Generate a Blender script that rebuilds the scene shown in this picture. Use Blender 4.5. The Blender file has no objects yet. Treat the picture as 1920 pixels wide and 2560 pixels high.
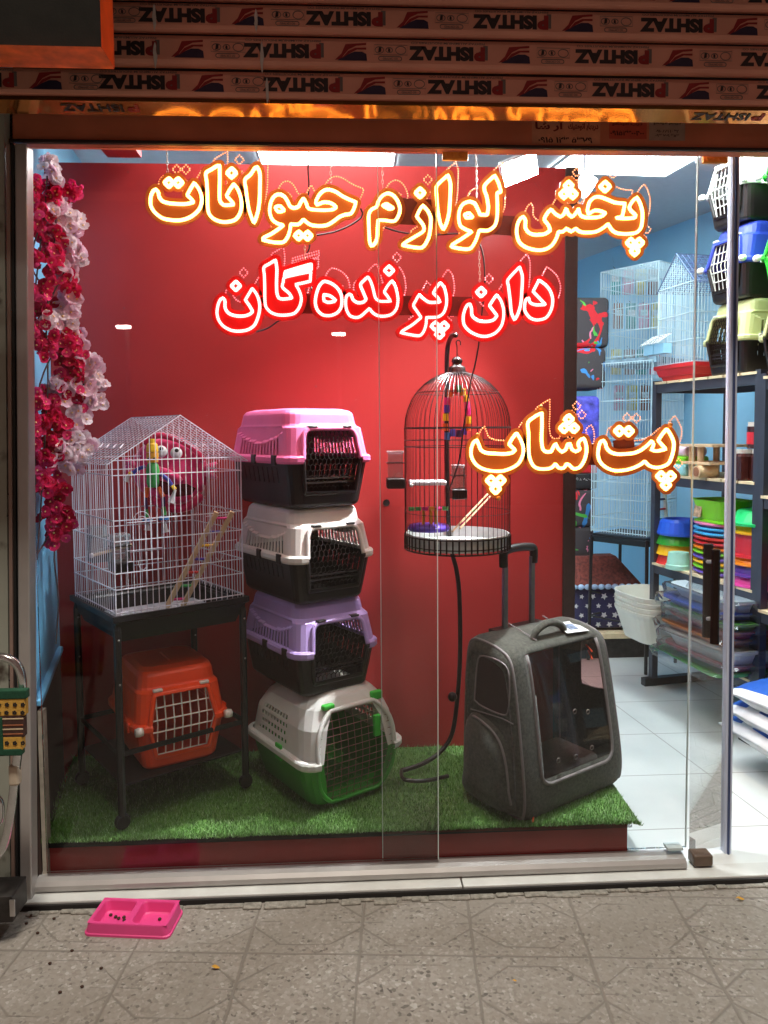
import bpy, math, random
import numpy as np
from mathutils import Vector, Matrix
R = math.radians
random.seed(7)
sc = bpy.context.scene
COL = sc.collection

# ------------------------------------------------------------------ camera, world, exposure
FPX = 1900.0
CAM = Vector((0, -2.3, 1.39))
YAW, PITCH, ROLL = R(2.9), R(3.5), 0.007
PPX, PPY = 960.0, 1196.0
Fw = Vector((math.sin(YAW)*math.cos(PITCH), math.cos(YAW)*math.cos(PITCH), -math.sin(PITCH)))
_R0 = Vector((math.cos(YAW), -math.sin(YAW), 0))
_U0 = _R0.cross(Fw)
Rt = _R0*math.cos(ROLL) - _U0*math.sin(ROLL)
Up = _R0*math.sin(ROLL) + _U0*math.cos(ROLL)
cd = bpy.data.cameras.new('camera'); cam = bpy.data.objects.new('camera', cd); COL.objects.link(cam)
cd.sensor_fit = 'AUTO'; cd.sensor_width = 36; cd.lens = FPX/2560*36
cd.shift_y = (PPY-1280)/2560
cd.clip_start = 0.05; cd.clip_end = 500
m3 = Matrix((Rt, Up, -Fw)).transposed()
cam.matrix_world = Matrix.Translation(CAM) @ m3.to_4x4()
sc.camera = cam

w = bpy.data.worlds.new('World'); sc.world = w; w.use_nodes = True
nt = w.node_tree
sky = nt.nodes.new('ShaderNodeTexSky'); sky.sky_type = 'NISHITA'; sky.sun_disc = False
sky.sun_elevation = R(-4); sky.sun_rotation = R(180)
bg = nt.nodes['Background']; bg.inputs[1].default_value = 0.05
glow = nt.nodes.new('ShaderNodeMix'); glow.data_type = 'RGBA'; glow.blend_type = 'ADD'; glow.inputs[0].default_value = 1.0
glow.inputs[7].default_value = (2.0, .88, .66, 1)          # warm glow of the town in the night sky
nt.links.new(sky.outputs[0], glow.inputs[6]); nt.links.new(glow.outputs[2], bg.inputs[0])
vs = sc.view_settings
vs.view_transform = 'Standard'; vs.look = 'None'; vs.exposure = 0.0; vs.gamma = 1.0
cy = sc.cycles
cy.max_bounces = 8; cy.transparent_max_bounces = 24; cy.diffuse_bounces = 4; cy.glossy_bounces = 3
cy.caustics_reflective = True; cy.blur_glossy = 0.6; cy.caustics_refractive = False
cy.use_denoising = True; cy.sample_clamp_indirect = 4.0
cy.use_light_tree = True

def ray(px, py):
    return Fw*FPX + Rt*(px-PPX) - Up*(py-PPY)
def P(px, py, Y):                      # the point of the plane y = Y that the photo shows at (px, py)
    d = ray(px, py); t = (Y-CAM.y)/d.y
    return CAM + d*t
def G(px, py, z=0.0):                  # the same on the level z
    d = ray(px, py); t = (z-CAM.z)/d.z
    return CAM + d*t
def MPP(Y): return (Y+2.3)/FPX

# ------------------------------------------------------------------ materials
def lin(c): return tuple(((x/255)/12.92 if x/255 <= .04045 else ((x/255+.055)/1.055)**2.4) for x in c)
MATS = {}
def mat(name, col, rough=.5, metal=0.0, var=.12, scale=30.0, bump=0.0, bscale=200.0, spec=.5, coat=0.0, sheen=0.0, alpha=1.0):
    if name in MATS: return MATS[name]
    m = bpy.data.materials.new(name); m.use_nodes = True; MATS[name] = m
    n = m.node_tree.nodes; l = m.node_tree.links; b = n['Principled BSDF']
    b.inputs['Roughness'].default_value = rough; b.inputs['Metallic'].default_value = metal
    b.inputs['Specular IOR Level'].default_value = spec
    b.inputs['Coat Weight'].default_value = coat
    if sheen: b.inputs['Sheen Weight'].default_value = sheen
    if alpha < 1: b.inputs['Alpha'].default_value = alpha
    tc = n.new('ShaderNodeTexCoord')
    nz = n.new('ShaderNodeTexNoise'); nz.inputs['Scale'].default_value = scale; nz.inputs['Detail'].default_value = 5
    l.new(tc.outputs['Object'], nz.inputs['Vector'])
    rp = n.new('ShaderNodeValToRGB')
    lo = [max(0, c*(1-var)) for c in col]; hi = [min(1, c*(1+var)) for c in col]
    rp.color_ramp.elements[0].color = (*lo, 1); rp.color_ramp.elements[1].color = (*hi, 1)
    rp.color_ramp.elements[0].position = .3; rp.color_ramp.elements[1].position = .7
    l.new(nz.outputs['Fac'], rp.inputs[0]); l.new(rp.outputs[0], b.inputs['Base Color'])
    if bump:
        n2 = n.new('ShaderNodeTexNoise'); n2.inputs['Scale'].default_value = bscale; n2.inputs['Detail'].default_value = 4
        l.new(tc.outputs['Object'], n2.inputs['Vector'])
        bp = n.new('ShaderNodeBump'); bp.inputs['Strength'].default_value = bump; bp.inputs['Distance'].default_value = .004
        l.new(n2.outputs['Fac'], bp.inputs['Height']); l.new(bp.outputs[0], b.inputs['Normal'])
    return m
def emit(name, col, s):
    if name in MATS: return MATS[name]
    m = bpy.data.materials.new(name); m.use_nodes = True; MATS[name] = m
    n = m.node_tree.nodes; b = n['Principled BSDF']
    b.inputs['Base Color'].default_value = (*[min(1, c) for c in col], 1)
    b.inputs['Emission Color'].default_value = (*col, 1); b.inputs['Emission Strength'].default_value = s
    return m
def glassy(name, tint=(.97, .99, .98), refl=1.0, rough=0.0, haze=0.0):
    if name in MATS: return MATS[name]
    m = bpy.data.materials.new(name); m.use_nodes = True; MATS[name] = m
    n = m.node_tree.nodes; l = m.node_tree.links
    out = n['Material Output']; n.remove(n['Principled BSDF'])
    tr = n.new('ShaderNodeBsdfTransparent'); tr.inputs[0].default_value = (*tint, 1)
    gl = n.new('ShaderNodeBsdfGlossy'); gl.inputs['Roughness'].default_value = rough
    fr = n.new('ShaderNodeFresnel'); fr.inputs[0].default_value = 1.45
    mu = n.new('ShaderNodeMath'); mu.operation = 'MULTIPLY'; mu.inputs[1].default_value = refl
    mx = n.new('ShaderNodeMixShader')
    l.new(fr.outputs[0], mu.inputs[0]); l.new(mu.outputs[0], mx.inputs[0])
    l.new(tr.outputs[0], mx.inputs[1]); l.new(gl.outputs[0], mx.inputs[2])
    last = mx
    if haze:
        df = n.new('ShaderNodeBsdfDiffuse'); df.inputs[0].default_value = (.8, .82, .82, 1)
        tc = n.new('ShaderNodeTexCoord'); nz = n.new('ShaderNodeTexNoise'); nz.inputs['Scale'].default_value = 6; nz.inputs['Detail'].default_value = 8
        l.new(tc.outputs['Object'], nz.inputs['Vector'])
        mm = n.new('ShaderNodeMath'); mm.operation = 'MULTIPLY'; mm.inputs[1].default_value = haze
        l.new(nz.outputs['Fac'], mm.inputs[0])
        m2 = n.new('ShaderNodeMixShader'); l.new(mm.outputs[0], m2.inputs[0]); l.new(mx.outputs[0], m2.inputs[1]); l.new(df.outputs[0], m2.inputs[2]); last = m2
    l.new(last.outputs[0], out.inputs[0])
    return m

# ------------------------------------------------------------------ mesh builder
def catmull(pts, closed=False, n=6):
    pts = [Vector(p) for p in pts]; N = len(pts); out = []
    rng = range(N) if closed else range(N-1)
    for i in rng:
        if closed: a, b, c, d = pts[(i-1) % N], pts[i], pts[(i+1) % N], pts[(i+2) % N]
        else: a, b, c, d = pts[max(i-1, 0)], pts[i], pts[i+1], pts[min(i+2, N-1)]
        for k in range(n):
            t = k/n
            out.append(.5*((2*b)+(c-a)*t+(2*a-5*b+4*c-d)*t*t+(3*b-a-3*c+d)*t*t*t))
    if not closed: out.append(pts[-1])
    return out
class MB:
    def __init__(s): s.v = []; s.f = []; s.mi = []
    def add(s, vs, fs, mi=0):
        o = len(s.v); s.v += [Vector(x) for x in vs]
        for f in fs: s.f.append([i+o for i in f]); s.mi.append(mi)
        return s
    def box(s, c, d, rot=None, mi=0):
        x, y, z = d[0]/2, d[1]/2, d[2]/2
        vs = [Vector((a, b, e)) for e in (-z, z) for a, b in ((-x, -y), (x, -y), (x, y), (-x, y))]
        if rot is not None: vs = [rot @ q for q in vs]
        c = Vector(c)
        return s.add([q+c for q in vs], [(3, 2, 1, 0), (4, 5, 6, 7), (0, 1, 5, 4), (1, 2, 6, 5), (2, 3, 7, 6), (3, 0, 4, 7)], mi)
    def loft(s, rings, cap0=True, cap1=True, closed=True, skip=None, mi=0):
        n = len(rings[0]); o = len(s.v)
        for r in rings: s.v += [Vector(x) for x in r]
        for k in range(len(rings)-1):
            for i in range(n if closed else n-1):
                j = (i+1) % n
                q = [o+k*n+i, o+k*n+j, o+(k+1)*n+j, o+(k+1)*n+i]
                if skip and skip(sum((s.v[x] for x in q), Vector())/4, k, i): continue
                s.f.append(q); s.mi.append(mi)
        if cap0: s.f.append([o+i for i in range(n)][::-1]); s.mi.append(mi)
        if cap1: s.f.append([o+(len(rings)-1)*n+i for i in range(n)]); s.mi.append(mi)
        return s
    def tube(s, pts, r, n=6, closed=False, mi=0, cap=True):
        pts = [Vector(p) for p in pts]; N = len(pts)
        if N < 2: return s
        rr = r if isinstance(r, (list, tuple)) else [r]*N
        tang = []
        for i in range(N):
            a = pts[(i-1) % N] if (closed or i > 0) else pts[i]
            b = pts[(i+1) % N] if (closed or i < N-1) else pts[i]
            t = b-a
            tang.append(t.normalized() if t.length > 1e-9 else Vector((0, 0, 1)))
        t0 = tang[0]
        nv = t0.orthogonal().normalized()
        rings = []
        for i in range(N):
            t = tang[i]
            nv = nv - t*nv.dot(t)
            nv = nv.normalized() if nv.length > 1e-6 else t.orthogonal().normalized()
            bv = t.cross(nv)
            rings.append([pts[i]+(nv*math.cos(2*math.pi*k/n)+bv*math.sin(2*math.pi*k/n))*rr[i] for k in range(n)])
        if closed: rings.append(rings[0])
        return s.loft(rings, cap and not closed, cap and not closed, mi=mi)
    def bar(s, a, b, r, mi=0, n=4): return s.tube([a, b], r, n, mi=mi)
    def flatbar(s, a, b, wid, th, up=(0, 0, 1), mi=0):
        a, b = Vector(a), Vector(b); t = (b-a).normalized(); u = Vector(up); sd = t.cross(u).normalized(); u = sd.cross(t)
        rg = lambda p: [p+sd*wid/2+u*th/2, p-sd*wid/2+u*th/2, p-sd*wid/2-u*th/2, p+sd*wid/2-u*th/2]
        return s.loft([rg(a), rg(b)], mi=mi)
    def lathe(s, prof, n=24, c=(0, 0, 0), cap0=False, cap1=False, mi=0, sx=1, sy=1):
        c = Vector(c)
        return s.loft([[c+Vector((r*math.cos(2*math.pi*k/n)*sx, r*math.sin(2*math.pi*k/n)*sy, z)) for k in range(n)] for r, z in prof], cap0, cap1, mi=mi)
    def ball(s, c, r, n=12, m=8, sc3=(1, 1, 1), mi=0, rot=None):
        c = Vector(c); rings = []
        for k in range(m+1):
            a = -math.pi/2+math.pi*k/m; rho = max(math.cos(a), 1e-3)
            rg = [Vector((rho*math.cos(2*math.pi*i/n)*r*sc3[0], rho*math.sin(2*math.pi*i/n)*r*sc3[1], math.sin(a)*r*sc3[2])) for i in range(n)]
            if rot is not None: rg = [rot @ q for q in rg]
            rings.append([q+c for q in rg])
        return s.loft(rings, mi=mi)
    def rbox(s, c, d, r, n=4, mi=0, rot=None):
        c = Vector(c); hx, hy, hz = d[0]/2, d[1]/2, d[2]/2; rings = []
        lev = [(-hz+r-r*math.cos(a), r-r*math.sin(a)) for a in [math.pi/2*k/n for k in range(n+1)]]
        lev += [(-z, i) for z, i in reversed(lev)]
        for z, ins in lev:
            rg = []
            for (qx, qy, a0) in ((1, 1, 0), (-1, 1, 90), (-1, -1, 180), (1, -1, 270)):
                for k in range(n+1):
                    a = R(a0+90*k/n); rad = max(r-ins, 1e-4)
                    rg.append(Vector((qx*(hx-r)+rad*math.cos(a), qy*(hy-r)+rad*math.sin(a), z)))
            if rot is not None: rg = [rot @ q for q in rg]
            rings.append([q+c for q in rg])
        return s.loft(rings, mi=mi)
    def prism(s, poly, d, mi=0):           # poly: 3-D points, d: thickness vector
        n = len(poly); d = Vector(d); a = [Vector(p) for p in poly]
        return s.add(a+[p+d for p in a], [list(range(n))[::-1], [n+i for i in range(n)]]+[[i, (i+1) % n, n+(i+1) % n, n+i] for i in range(n)], mi)
    def build(s, name, m, parent=None, smooth=False, org=None, solid=0.0, bevel=0.0):
        me = bpy.data.meshes.new(name)
        o3 = Vector(org) if org is not None else Vector()
        me.from_pydata([tuple(v-o3) for v in s.v], [], s.f)
        for x in (m if isinstance(m, (list, tuple)) else [m]): me.materials.append(x)
        if any(s.mi): me.polygons.foreach_set('material_index', s.mi)
        if smooth: me.polygons.foreach_set('use_smooth', [True]*len(me.polygons))
        me.validate(); me.update()
        o = bpy.data.objects.new(name, me); COL.objects.link(o)
        if parent is not None: o.parent = parent
        elif org is not None: o.location = o3
        if bevel:
            md = o.modifiers.new('bevel', 'BEVEL'); md.width = bevel; md.segments = 2; md.limit_method = 'ANGLE'
        if solid:
            md = o.modifiers.new('solid', 'SOLIDIFY'); md.thickness = solid; md.offset = -1
        return o

def tag(o, label, cat, group=None, kind=None):
    if label: o['label'] = label
    if cat: o['category'] = cat
    if group: o['group'] = group
    if kind: o['kind'] = kind
    return o
def thing(name, label, cat, loc=(0, 0, 0), rz=0.0, group=None):
    o = bpy.data.objects.new(name, None); COL.objects.link(o); o.empty_display_size = .05
    o.location = loc; o.rotation_euler = (0, 0, rz)
    return tag(o, label, cat, group)
def copy_tree(o, parent=None):
    c = o.copy(); COL.objects.link(c)
    if parent is not None: c.parent = parent
    for ch in list(o.children): copy_tree(ch, c)
    return c
def text_mesh(body, height, name, m, parent, origin, xd, yd, width=None, fat=.0, org=None, squash=1.0):
    cu = bpy.data.curves.new('lettering', 'FONT'); cu.body = body; cu.size = 1; cu.align_x = 'CENTER'; cu.offset = fat; cu.resolution_u = 3
    o = bpy.data.objects.new('lettering', cu); COL.objects.link(o)
    dg = bpy.context.evaluated_depsgraph_get(); me = bpy.data.meshes.new_from_object(o.evaluated_get(dg))
    vs = [v.co.copy() for v in me.vertices]; fs = [list(p.vertices) for p in me.polygons]
    bpy.data.objects.remove(o); bpy.data.curves.remove(cu); bpy.data.meshes.remove(me)
    x0, x1 = min(v.x for v in vs), max(v.x for v in vs); y0, y1 = min(v.y for v in vs), max(v.y for v in vs)
    k = height/(y1-y0); kx = width/(x1-x0) if width else k
    xd, yd, origin = Vector(xd), Vector(yd), Vector(origin)
    mb = MB().add([origin+xd*((v.x-(x0+x1)/2)*kx)+yd*((v.y-(y0+y1)/2)*k) for v in vs], fs)
    return mb.build(name, m, parent, org=org) if name else mb
# ------------------------------------------------------------------ the setting
def nodes_of(name):
    m = bpy.data.materials.new(name); m.use_nodes = True; MATS[name] = m
    return m, m.node_tree.nodes, m.node_tree.links
def mth(n, l, op, a, b=None, c=None):
    x = n.new('ShaderNodeMath'); x.operation = op
    for i, q in enumerate((a, b, c)):
        if q is None: continue
        if isinstance(q, (int, float)): x.inputs[i].default_value = q
        else: l.new(q, x.inputs[i])
    return x.outputs[0]

def pavement_mat():
    m, n, l = nodes_of('terrazzo_paving'); b = n['Principled BSDF']
    tc = n.new('ShaderNodeTexCoord'); mp = n.new('ShaderNodeMapping'); mp.inputs['Rotation'].default_value = (0, 0, R(4.5))
    l.new(tc.outputs['Object'], mp.inputs[0])
    wob = n.new('ShaderNodeTexNoise'); wob.inputs['Scale'].default_value = 9; wob.inputs['Detail'].default_value = 4
    l.new(mp.outputs[0], wob.inputs['Vector'])
    sp = n.new('ShaderNodeSeparateXYZ'); l.new(mp.outputs[0], sp.inputs[0])
    wv = mth(n, l, 'MULTIPLY', mth(n, l, 'SUBTRACT', wob.outputs['Fac'], .5), .025)
    u = mth(n, l, 'ADD', mth(n, l, 'DIVIDE', mth(n, l, 'ADD', sp.outputs[0], 3.05), .31), wv)
    v = mth(n, l, 'ADD', mth(n, l, 'DIVIDE', mth(n, l, 'ADD', sp.outputs[1], 3.02), .27), wv)
    fu = mth(n, l, 'FRACT', u); fv = mth(n, l, 'FRACT', v)
    au = mth(n, l, 'ABSOLUTE', mth(n, l, 'SUBTRACT', fu, .5)); av = mth(n, l, 'ABSOLUTE', mth(n, l, 'SUBTRACT', fv, .5))
    d1 = mth(n, l, 'SUBTRACT', .5, mth(n, l, 'MAXIMUM', au, av))                       # seams
    odd = mth(n, l, 'MODULO', mth(n, l, 'ADD', mth(n, l, 'FLOOR', u), mth(n, l, 'FLOOR', v)), 2)
    oct_ = mth(n, l, 'ABSOLUTE', mth(n, l, 'SUBTRACT', mth(n, l, 'MAXIMUM', mth(n, l, 'MULTIPLY', av, 1.0), mth(n, l, 'MULTIPLY', mth(n, l, 'ADD', au, av), .62)), .36))
    cross = mth(n, l, 'ADD', mth(n, l, 'ABSOLUTE', mth(n, l, 'SUBTRACT', av, .0)), mth(n, l, 'MULTIPLY', mth(n, l, 'LESS_THAN', au, .3), 1))
    d2 = mth(n, l, 'MINIMUM', d1, mth(n, l, 'ADD', oct_, .004))
    d3 = mth(n, l, 'MINIMUM', d2, mth(n, l, 'ADD', cross, .008))
    vis = n.new('ShaderNodeTexNoise'); vis.inputs['Scale'].default_value = 2.6; vis.inputs['Detail'].default_value = 3; l.new(mp.outputs[0], vis.inputs['Vector'])
    fade = n.new('ShaderNodeMapRange'); fade.inputs[1].default_value = .36; fade.inputs[2].default_value = .54; fade.inputs[3].default_value = .02; fade.inputs[4].default_value = 0; l.new(vis.outputs['Fac'], fade.inputs[0])
    d3 = mth(n, l, 'MINIMUM', mth(n, l, 'ADD', d1, mth(n, l, 'MULTIPLY', fade.outputs[0], .35)), mth(n, l, 'ADD', d3, fade.outputs[0]))
    gr = n.new('ShaderNodeMapRange'); gr.interpolation_type = 'SMOOTHSTEP'
    gr.inputs[1].default_value = .005; gr.inputs[2].default_value = .02; l.new(d3, gr.inputs[0])
    vo = n.new('ShaderNodeTexVoronoi'); vo.inputs['Scale'].default_value = 125; l.new(mp.outputs[0], vo.inputs['Vector'])
    cr = n.new('ShaderNodeValToRGB'); e = cr.color_ramp
    cols = [(0, (.085, .075, .066)), (.08, (.21, .19, .165)), (.3, (.25, .225, .195)), (.62, (.275, .25, .22)), (.9, (.315, .29, .26)), (1, (.4, .38, .35))]
    e.elements[0].position = 0; e.elements[0].color = (*cols[0][1], 1); e.elements[1].position = 1; e.elements[1].color = (*cols[-1][1], 1)
    for p, c in cols[1:-1]: q = e.elements.new(p); q.color = (*c, 1)
    sx = n.new('ShaderNodeSeparateColor'); l.new(vo.outputs['Color'], sx.inputs[0]); l.new(sx.outputs[0], cr.inputs[0])
    big = n.new('ShaderNodeTexNoise'); big.inputs['Scale'].default_value = 3.5; big.inputs['Detail'].default_value = 7; big.inputs['Roughness'].default_value = .65
    l.new(mp.outputs[0], big.inputs['Vector'])
    dirt = n.new('ShaderNodeMapRange'); dirt.inputs[1].default_value = .4; dirt.inputs[2].default_value = .66; l.new(big.outputs['Fac'], dirt.inputs[0])
    mx = n.new('ShaderNodeMix'); mx.data_type = 'RGBA'; l.new(mth(n, l, 'MULTIPLY', dirt.outputs[0], .75), mx.inputs[0])
    l.new(cr.outputs[0], mx.inputs[6]); mx.inputs[7].default_value = (.245, .225, .195, 1)
    m2 = n.new('ShaderNodeMix'); m2.data_type = 'RGBA'; l.new(gr.outputs[0], m2.inputs[0]); m2.inputs[6].default_value = (.2, .18, .155, 1); l.new(mx.outputs[2], m2.inputs[7])
    l.new(m2.outputs[2], b.inputs['Base Color']); b.inputs['Roughness'].default_value = .8
    fine = n.new('ShaderNodeTexNoise'); fine.inputs['Scale'].default_value = 160; l.new(mp.outputs[0], fine.inputs['Vector'])
    h = mth(n, l, 'ADD', mth(n, l, 'MULTIPLY', gr.outputs[0], 1), mth(n, l, 'ADD', mth(n, l, 'MULTIPLY', fine.outputs['Fac'], .25), mth(n, l, 'MULTIPLY', big.outputs['Fac'], .5)))
    bp = n.new('ShaderNodeBump'); bp.inputs['Strength'].default_value = .6; bp.inputs['Distance'].default_value = .004
    l.new(h, bp.inputs['Height']); l.new(bp.outputs[0], b.inputs['Normal'])
    return m
def floor_mat():
    m, n, l = nodes_of('white_floor_tiles'); b = n['Principled BSDF']
    tc = n.new('ShaderNodeTexCoord'); sp = n.new('ShaderNodeSeparateXYZ'); l.new(tc.outputs['Object'], sp.inputs[0])
    u = mth(n, l, 'DIVIDE', mth(n, l, 'ADD', mth(n, l, 'ADD', sp.outputs[0], mth(n, l, 'MULTIPLY', sp.outputs[1], .124)), 5.026), .596)
    v = mth(n, l, 'DIVIDE', mth(n, l, 'ADD', sp.outputs[1], 3.88), .41)
    a = mth(n, l, 'ABSOLUTE', mth(n, l, 'SUBTRACT', mth(n, l, 'FRACT', u), .5)); c = mth(n, l, 'ABSOLUTE', mth(n, l, 'SUBTRACT', mth(n, l, 'FRACT', v), .5))
    du = mth(n, l, 'MULTIPLY', mth(n, l, 'SUBTRACT', .5, a), .596); dv = mth(n, l, 'MULTIPLY', mth(n, l, 'SUBTRACT', .5, c), .41)
    g = n.new('ShaderNodeMapRange'); g.inputs[1].default_value = .0012; g.inputs[2].default_value = .003; l.new(mth(n, l, 'MINIMUM', du, dv), g.inputs[0])
    nz = n.new('ShaderNodeTexNoise'); nz.inputs['Scale'].default_value = 3; nz.inputs['Detail'].default_value = 6; l.new(tc.outputs['Object'], nz.inputs['Vector'])
    rp = n.new('ShaderNodeValToRGB'); rp.color_ramp.elements[0].position = .3; rp.color_ramp.elements[0].color = (.56, .61, .61, 1); rp.color_ramp.elements[1].position = .7; rp.color_ramp.elements[1].color = (.72, .75, .74, 1)
    l.new(nz.outputs['Fac'], rp.inputs[0])
    mx = n.new('ShaderNodeMix'); mx.data_type = 'RGBA'; l.new(g.outputs[0], mx.inputs[0]); mx.inputs[6].default_value = (.24, .24, .23, 1); l.new(rp.outputs[0], mx.inputs[7])
    l.new(mx.outputs[2], b.inputs['Base Color']); b.inputs['Roughness'].default_value = .3
    return m

tag(MB().add([(-9, -12, -.022), (9, -12, -.022), (9, -.06, -.022), (-9, -.06, -.022)], [(0, 1, 2, 3)]).build('pavement', pavement_mat()), 'speckled concrete paving slabs in front of the shop', None, None, 'structure')
tag(MB().add([(-1.6, -.02, 0), (4, -.02, 0), (4, 6, 0), (-1.6, 6, 0)], [(0, 1, 2, 3)]).build('shop_floor', floor_mat()), 'white tiled shop floor', None, None, 'structure')
ZC = 2.73
ceil_m = mat('ceiling_board', lin((200, 205, 210)), .8, var=.04)
cb = MB(); cb.add([(-1.6, .03, ZC), (4, .03, ZC), (4, 6, ZC), (-1.6, 6, ZC)], [(3, 2, 1, 0)])
tag(cb.build('ceiling', ceil_m), 'pale board ceiling', None, None, 'structure')

# doorstep: two marble slabs, a dark rubber nosing, crumbled mortar
step = thing('doorstep', 'white marble doorstep with a dark front edge below the aluminium rail', 'doorstep', (0, -.05, 0))
marble = mat('step_marble', lin((205, 208, 205)), .35, var=.12, scale=8)
xj = P(1160, 2245, -.09).x
for a, b in ((-1.0, xj-.002), (xj+.002, 2.0)):
    s = MB().box(((a+b)/2, -.035, -.012), (b-a, .07, .026)).build('marble_slab', marble, step, org=(0, -.05, 0), bevel=.003)
MB().box((.5, -.074, -.014), (3.0, .008, .016)).build('edge_strip', mat('dark_rubber', (.02, .018, .017), .7), step, org=(0, -.05, 0))
mo = MB(); rnd = random.Random(3)
x = -.95
while x < 1.9:
    L = rnd.uniform(.02, .07); wd = rnd.uniform(.012, .032)
    mo.rbox((x+L/2, -.082-wd/2, -.021+rnd.uniform(0, .003)), (L*1.1, wd, .008), .0038, n=2, rot=None); x += L*rnd.uniform(.8, 1.3)
mo.build('mortar_joint', mat('mortar', (.27, .255, .22), .95, var=.35, scale=60, bump=.8), step, org=(0, -.05, 0), smooth=True)

blue = mat('blue_wall_paint', lin((118, 190, 232)), .55, var=.05, scale=5, bump=.05, bscale=60)
# left wall of the window: slightly splayed, with a sill ledge
def lwx(y): return -.946-.25*y
lw = thing('left_side_wall', 'light blue side wall with a ledge at the left end of the window display', 'wall', (-.97, .3, 0))
o = (-.97, .3, 0)
MB().prism([(lwx(-.0), .0, .57), (lwx(.66), .66, .57), (lwx(.66), .66, ZC), (lwx(0), 0, ZC)], (-.06, -.015, 0)).build('wall', blue, lw, org=o)
MB().prism([(lwx(0)+.02, .01, .565), (lwx(.62)+.02, .61, .565), (lwx(.62)-.02, .61, .565), (lwx(0)-.02, .01, .565)], (0, 0, .02)).build('ledge', blue, lw, org=o, bevel=.004)
MB().prism([(lwx(0)-.0, .012, .0), (lwx(.66)-.0, .66, .0), (lwx(.66)-.0, .66, .565), (lwx(0)-.0, .012, .565)], (-.03, -.01, 0)).build('lower_panel', mat('dark_panel', (.045, .025, .02), .6), lw, org=o)
MB().box((lwx(0)+.010, .03, .27), (.016, .03, .56)).build('edge_trim', mat('bare_wood', (.4, .36, .3), .7, var=.25, scale=25), lw, org=o)

side = mat('shop_blue_paint', lin((160, 220, 250)), .5, var=.05, scale=3)
def swx(y): return 2.25-.3*(y-2.4)
tag(MB().prism([(swx(-.4), -.4, 0), (swx(5.2), 5.2, 0), (swx(5.2), 5.2, ZC), (swx(-.4), -.4, ZC)], (.1, .03, 0)).build('shop_side_wall', side, org=(2.2, 2.4, 0)), 'blue painted wall running back behind the shelves and cages', 'wall')
tag(MB().box((.2, 5.1, ZC/2), (3.6, .1, ZC)).build('shop_back_wall', side, org=(.2, 5.1, 0)), 'blue wall at the far back of the shop behind the red partition', 'wall')
tag(MB().prism([(-1.2, .72, 0), (-1.62, 5.05, 0), (-1.62, 5.05, ZC), (-1.2, .72, ZC)], (-.1, -.03, 0)).build('shop_far_wall', side, org=(-1.3, 2, 0)), 'blue wall on the left behind the red partition', 'wall')

# red partition behind the display
YP = .66
red = mat('red_board', lin((172, 52, 51)), .36, var=.09, scale=2.2, spec=.4)
pt = thing('red_partition', 'tall red board partition with a dark brown end post behind the display', 'partition', (0, YP, 0))
x0, x1, x2 = P(128, 1000, YP).x, P(1409, 1000, YP).x, P(1440, 1000, YP).x
zt = P(700, 412, YP).z
MB().box(((x0+x1)/2, YP+.012, zt/2), (x1-x0, .024, zt)).build('board', red, pt, org=(0, YP, 0))
MB().box(((x1+x2)/2, YP+.02, zt/2), (x2-x1, .06, zt)).build('end_post', mat('dark_brown_edge', (.035, .017, .014), .5), pt, org=(0, YP, 0), bevel=.002)
c = P(966, 1257, YP-.001)
MB().lathe([(0.0001, 0), (.0115, 0), (.0115, .002), (.0135, .002), (.0135, -.0005)], 20).build('cable_hole', mat('hole_dark', (.012, .008, .008), .8), pt).matrix_local = Matrix.Translation((c.x, -.0012, c.z)) @ Matrix.Rotation(R(90), 4, 'X')
rw = random.Random(9)
for i in range(16):
    px, py = rw.uniform(200, 1390), rw.uniform(820, 1860); p = P(px, py, YP-.0006); L_ = rw.uniform(.002, .012); a_ = rw.uniform(-.4, .4); w_ = rw.uniform(.0005, .0012)
    d_ = Vector((math.cos(a_), 0, math.sin(a_))); n_ = Vector((-d_.z, 0, d_.x)); MB().add([p-d_*L_, p+n_*w_, p+d_*L_, p-n_*w_], [(0, 3, 2, 1)]).build('scratch', mat('pale_scratch', (.42, .2, .18), .8), pt, org=(0, YP, 0))
for px, py in ((790, 966), (310, 770), (1180, 1478), (1100, 1700), (320, 430), (1380, 640), (1380, 1500), (180, 1560)):
    MB().lathe([(.001, -.0012), (.0032, -.001), (.0036, 0)], 10).build('screw_head', mat('screw_red', (.25, .06, .055), .4, .3), pt).matrix_local = Matrix.Translation(Vector((P(px, py, YP).x, -.0003, P(px, py, YP).z))) @ Matrix.Rotation(R(-90), 4, 'X')
# red ceiling beam at upper left
xa, xb = P(246, 390, .5).x, P(334, 390, .5).x
tag(MB().box(((xa+xb)/2, .33, (zt+.001+ZC)/2), (xb-xa, .56, ZC-zt-.004)).build('ceiling_beam', red, org=((xa+xb)/2, .33, zt)), 'short red boxed beam at the ceiling above the pink flowers', 'beam')

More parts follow.
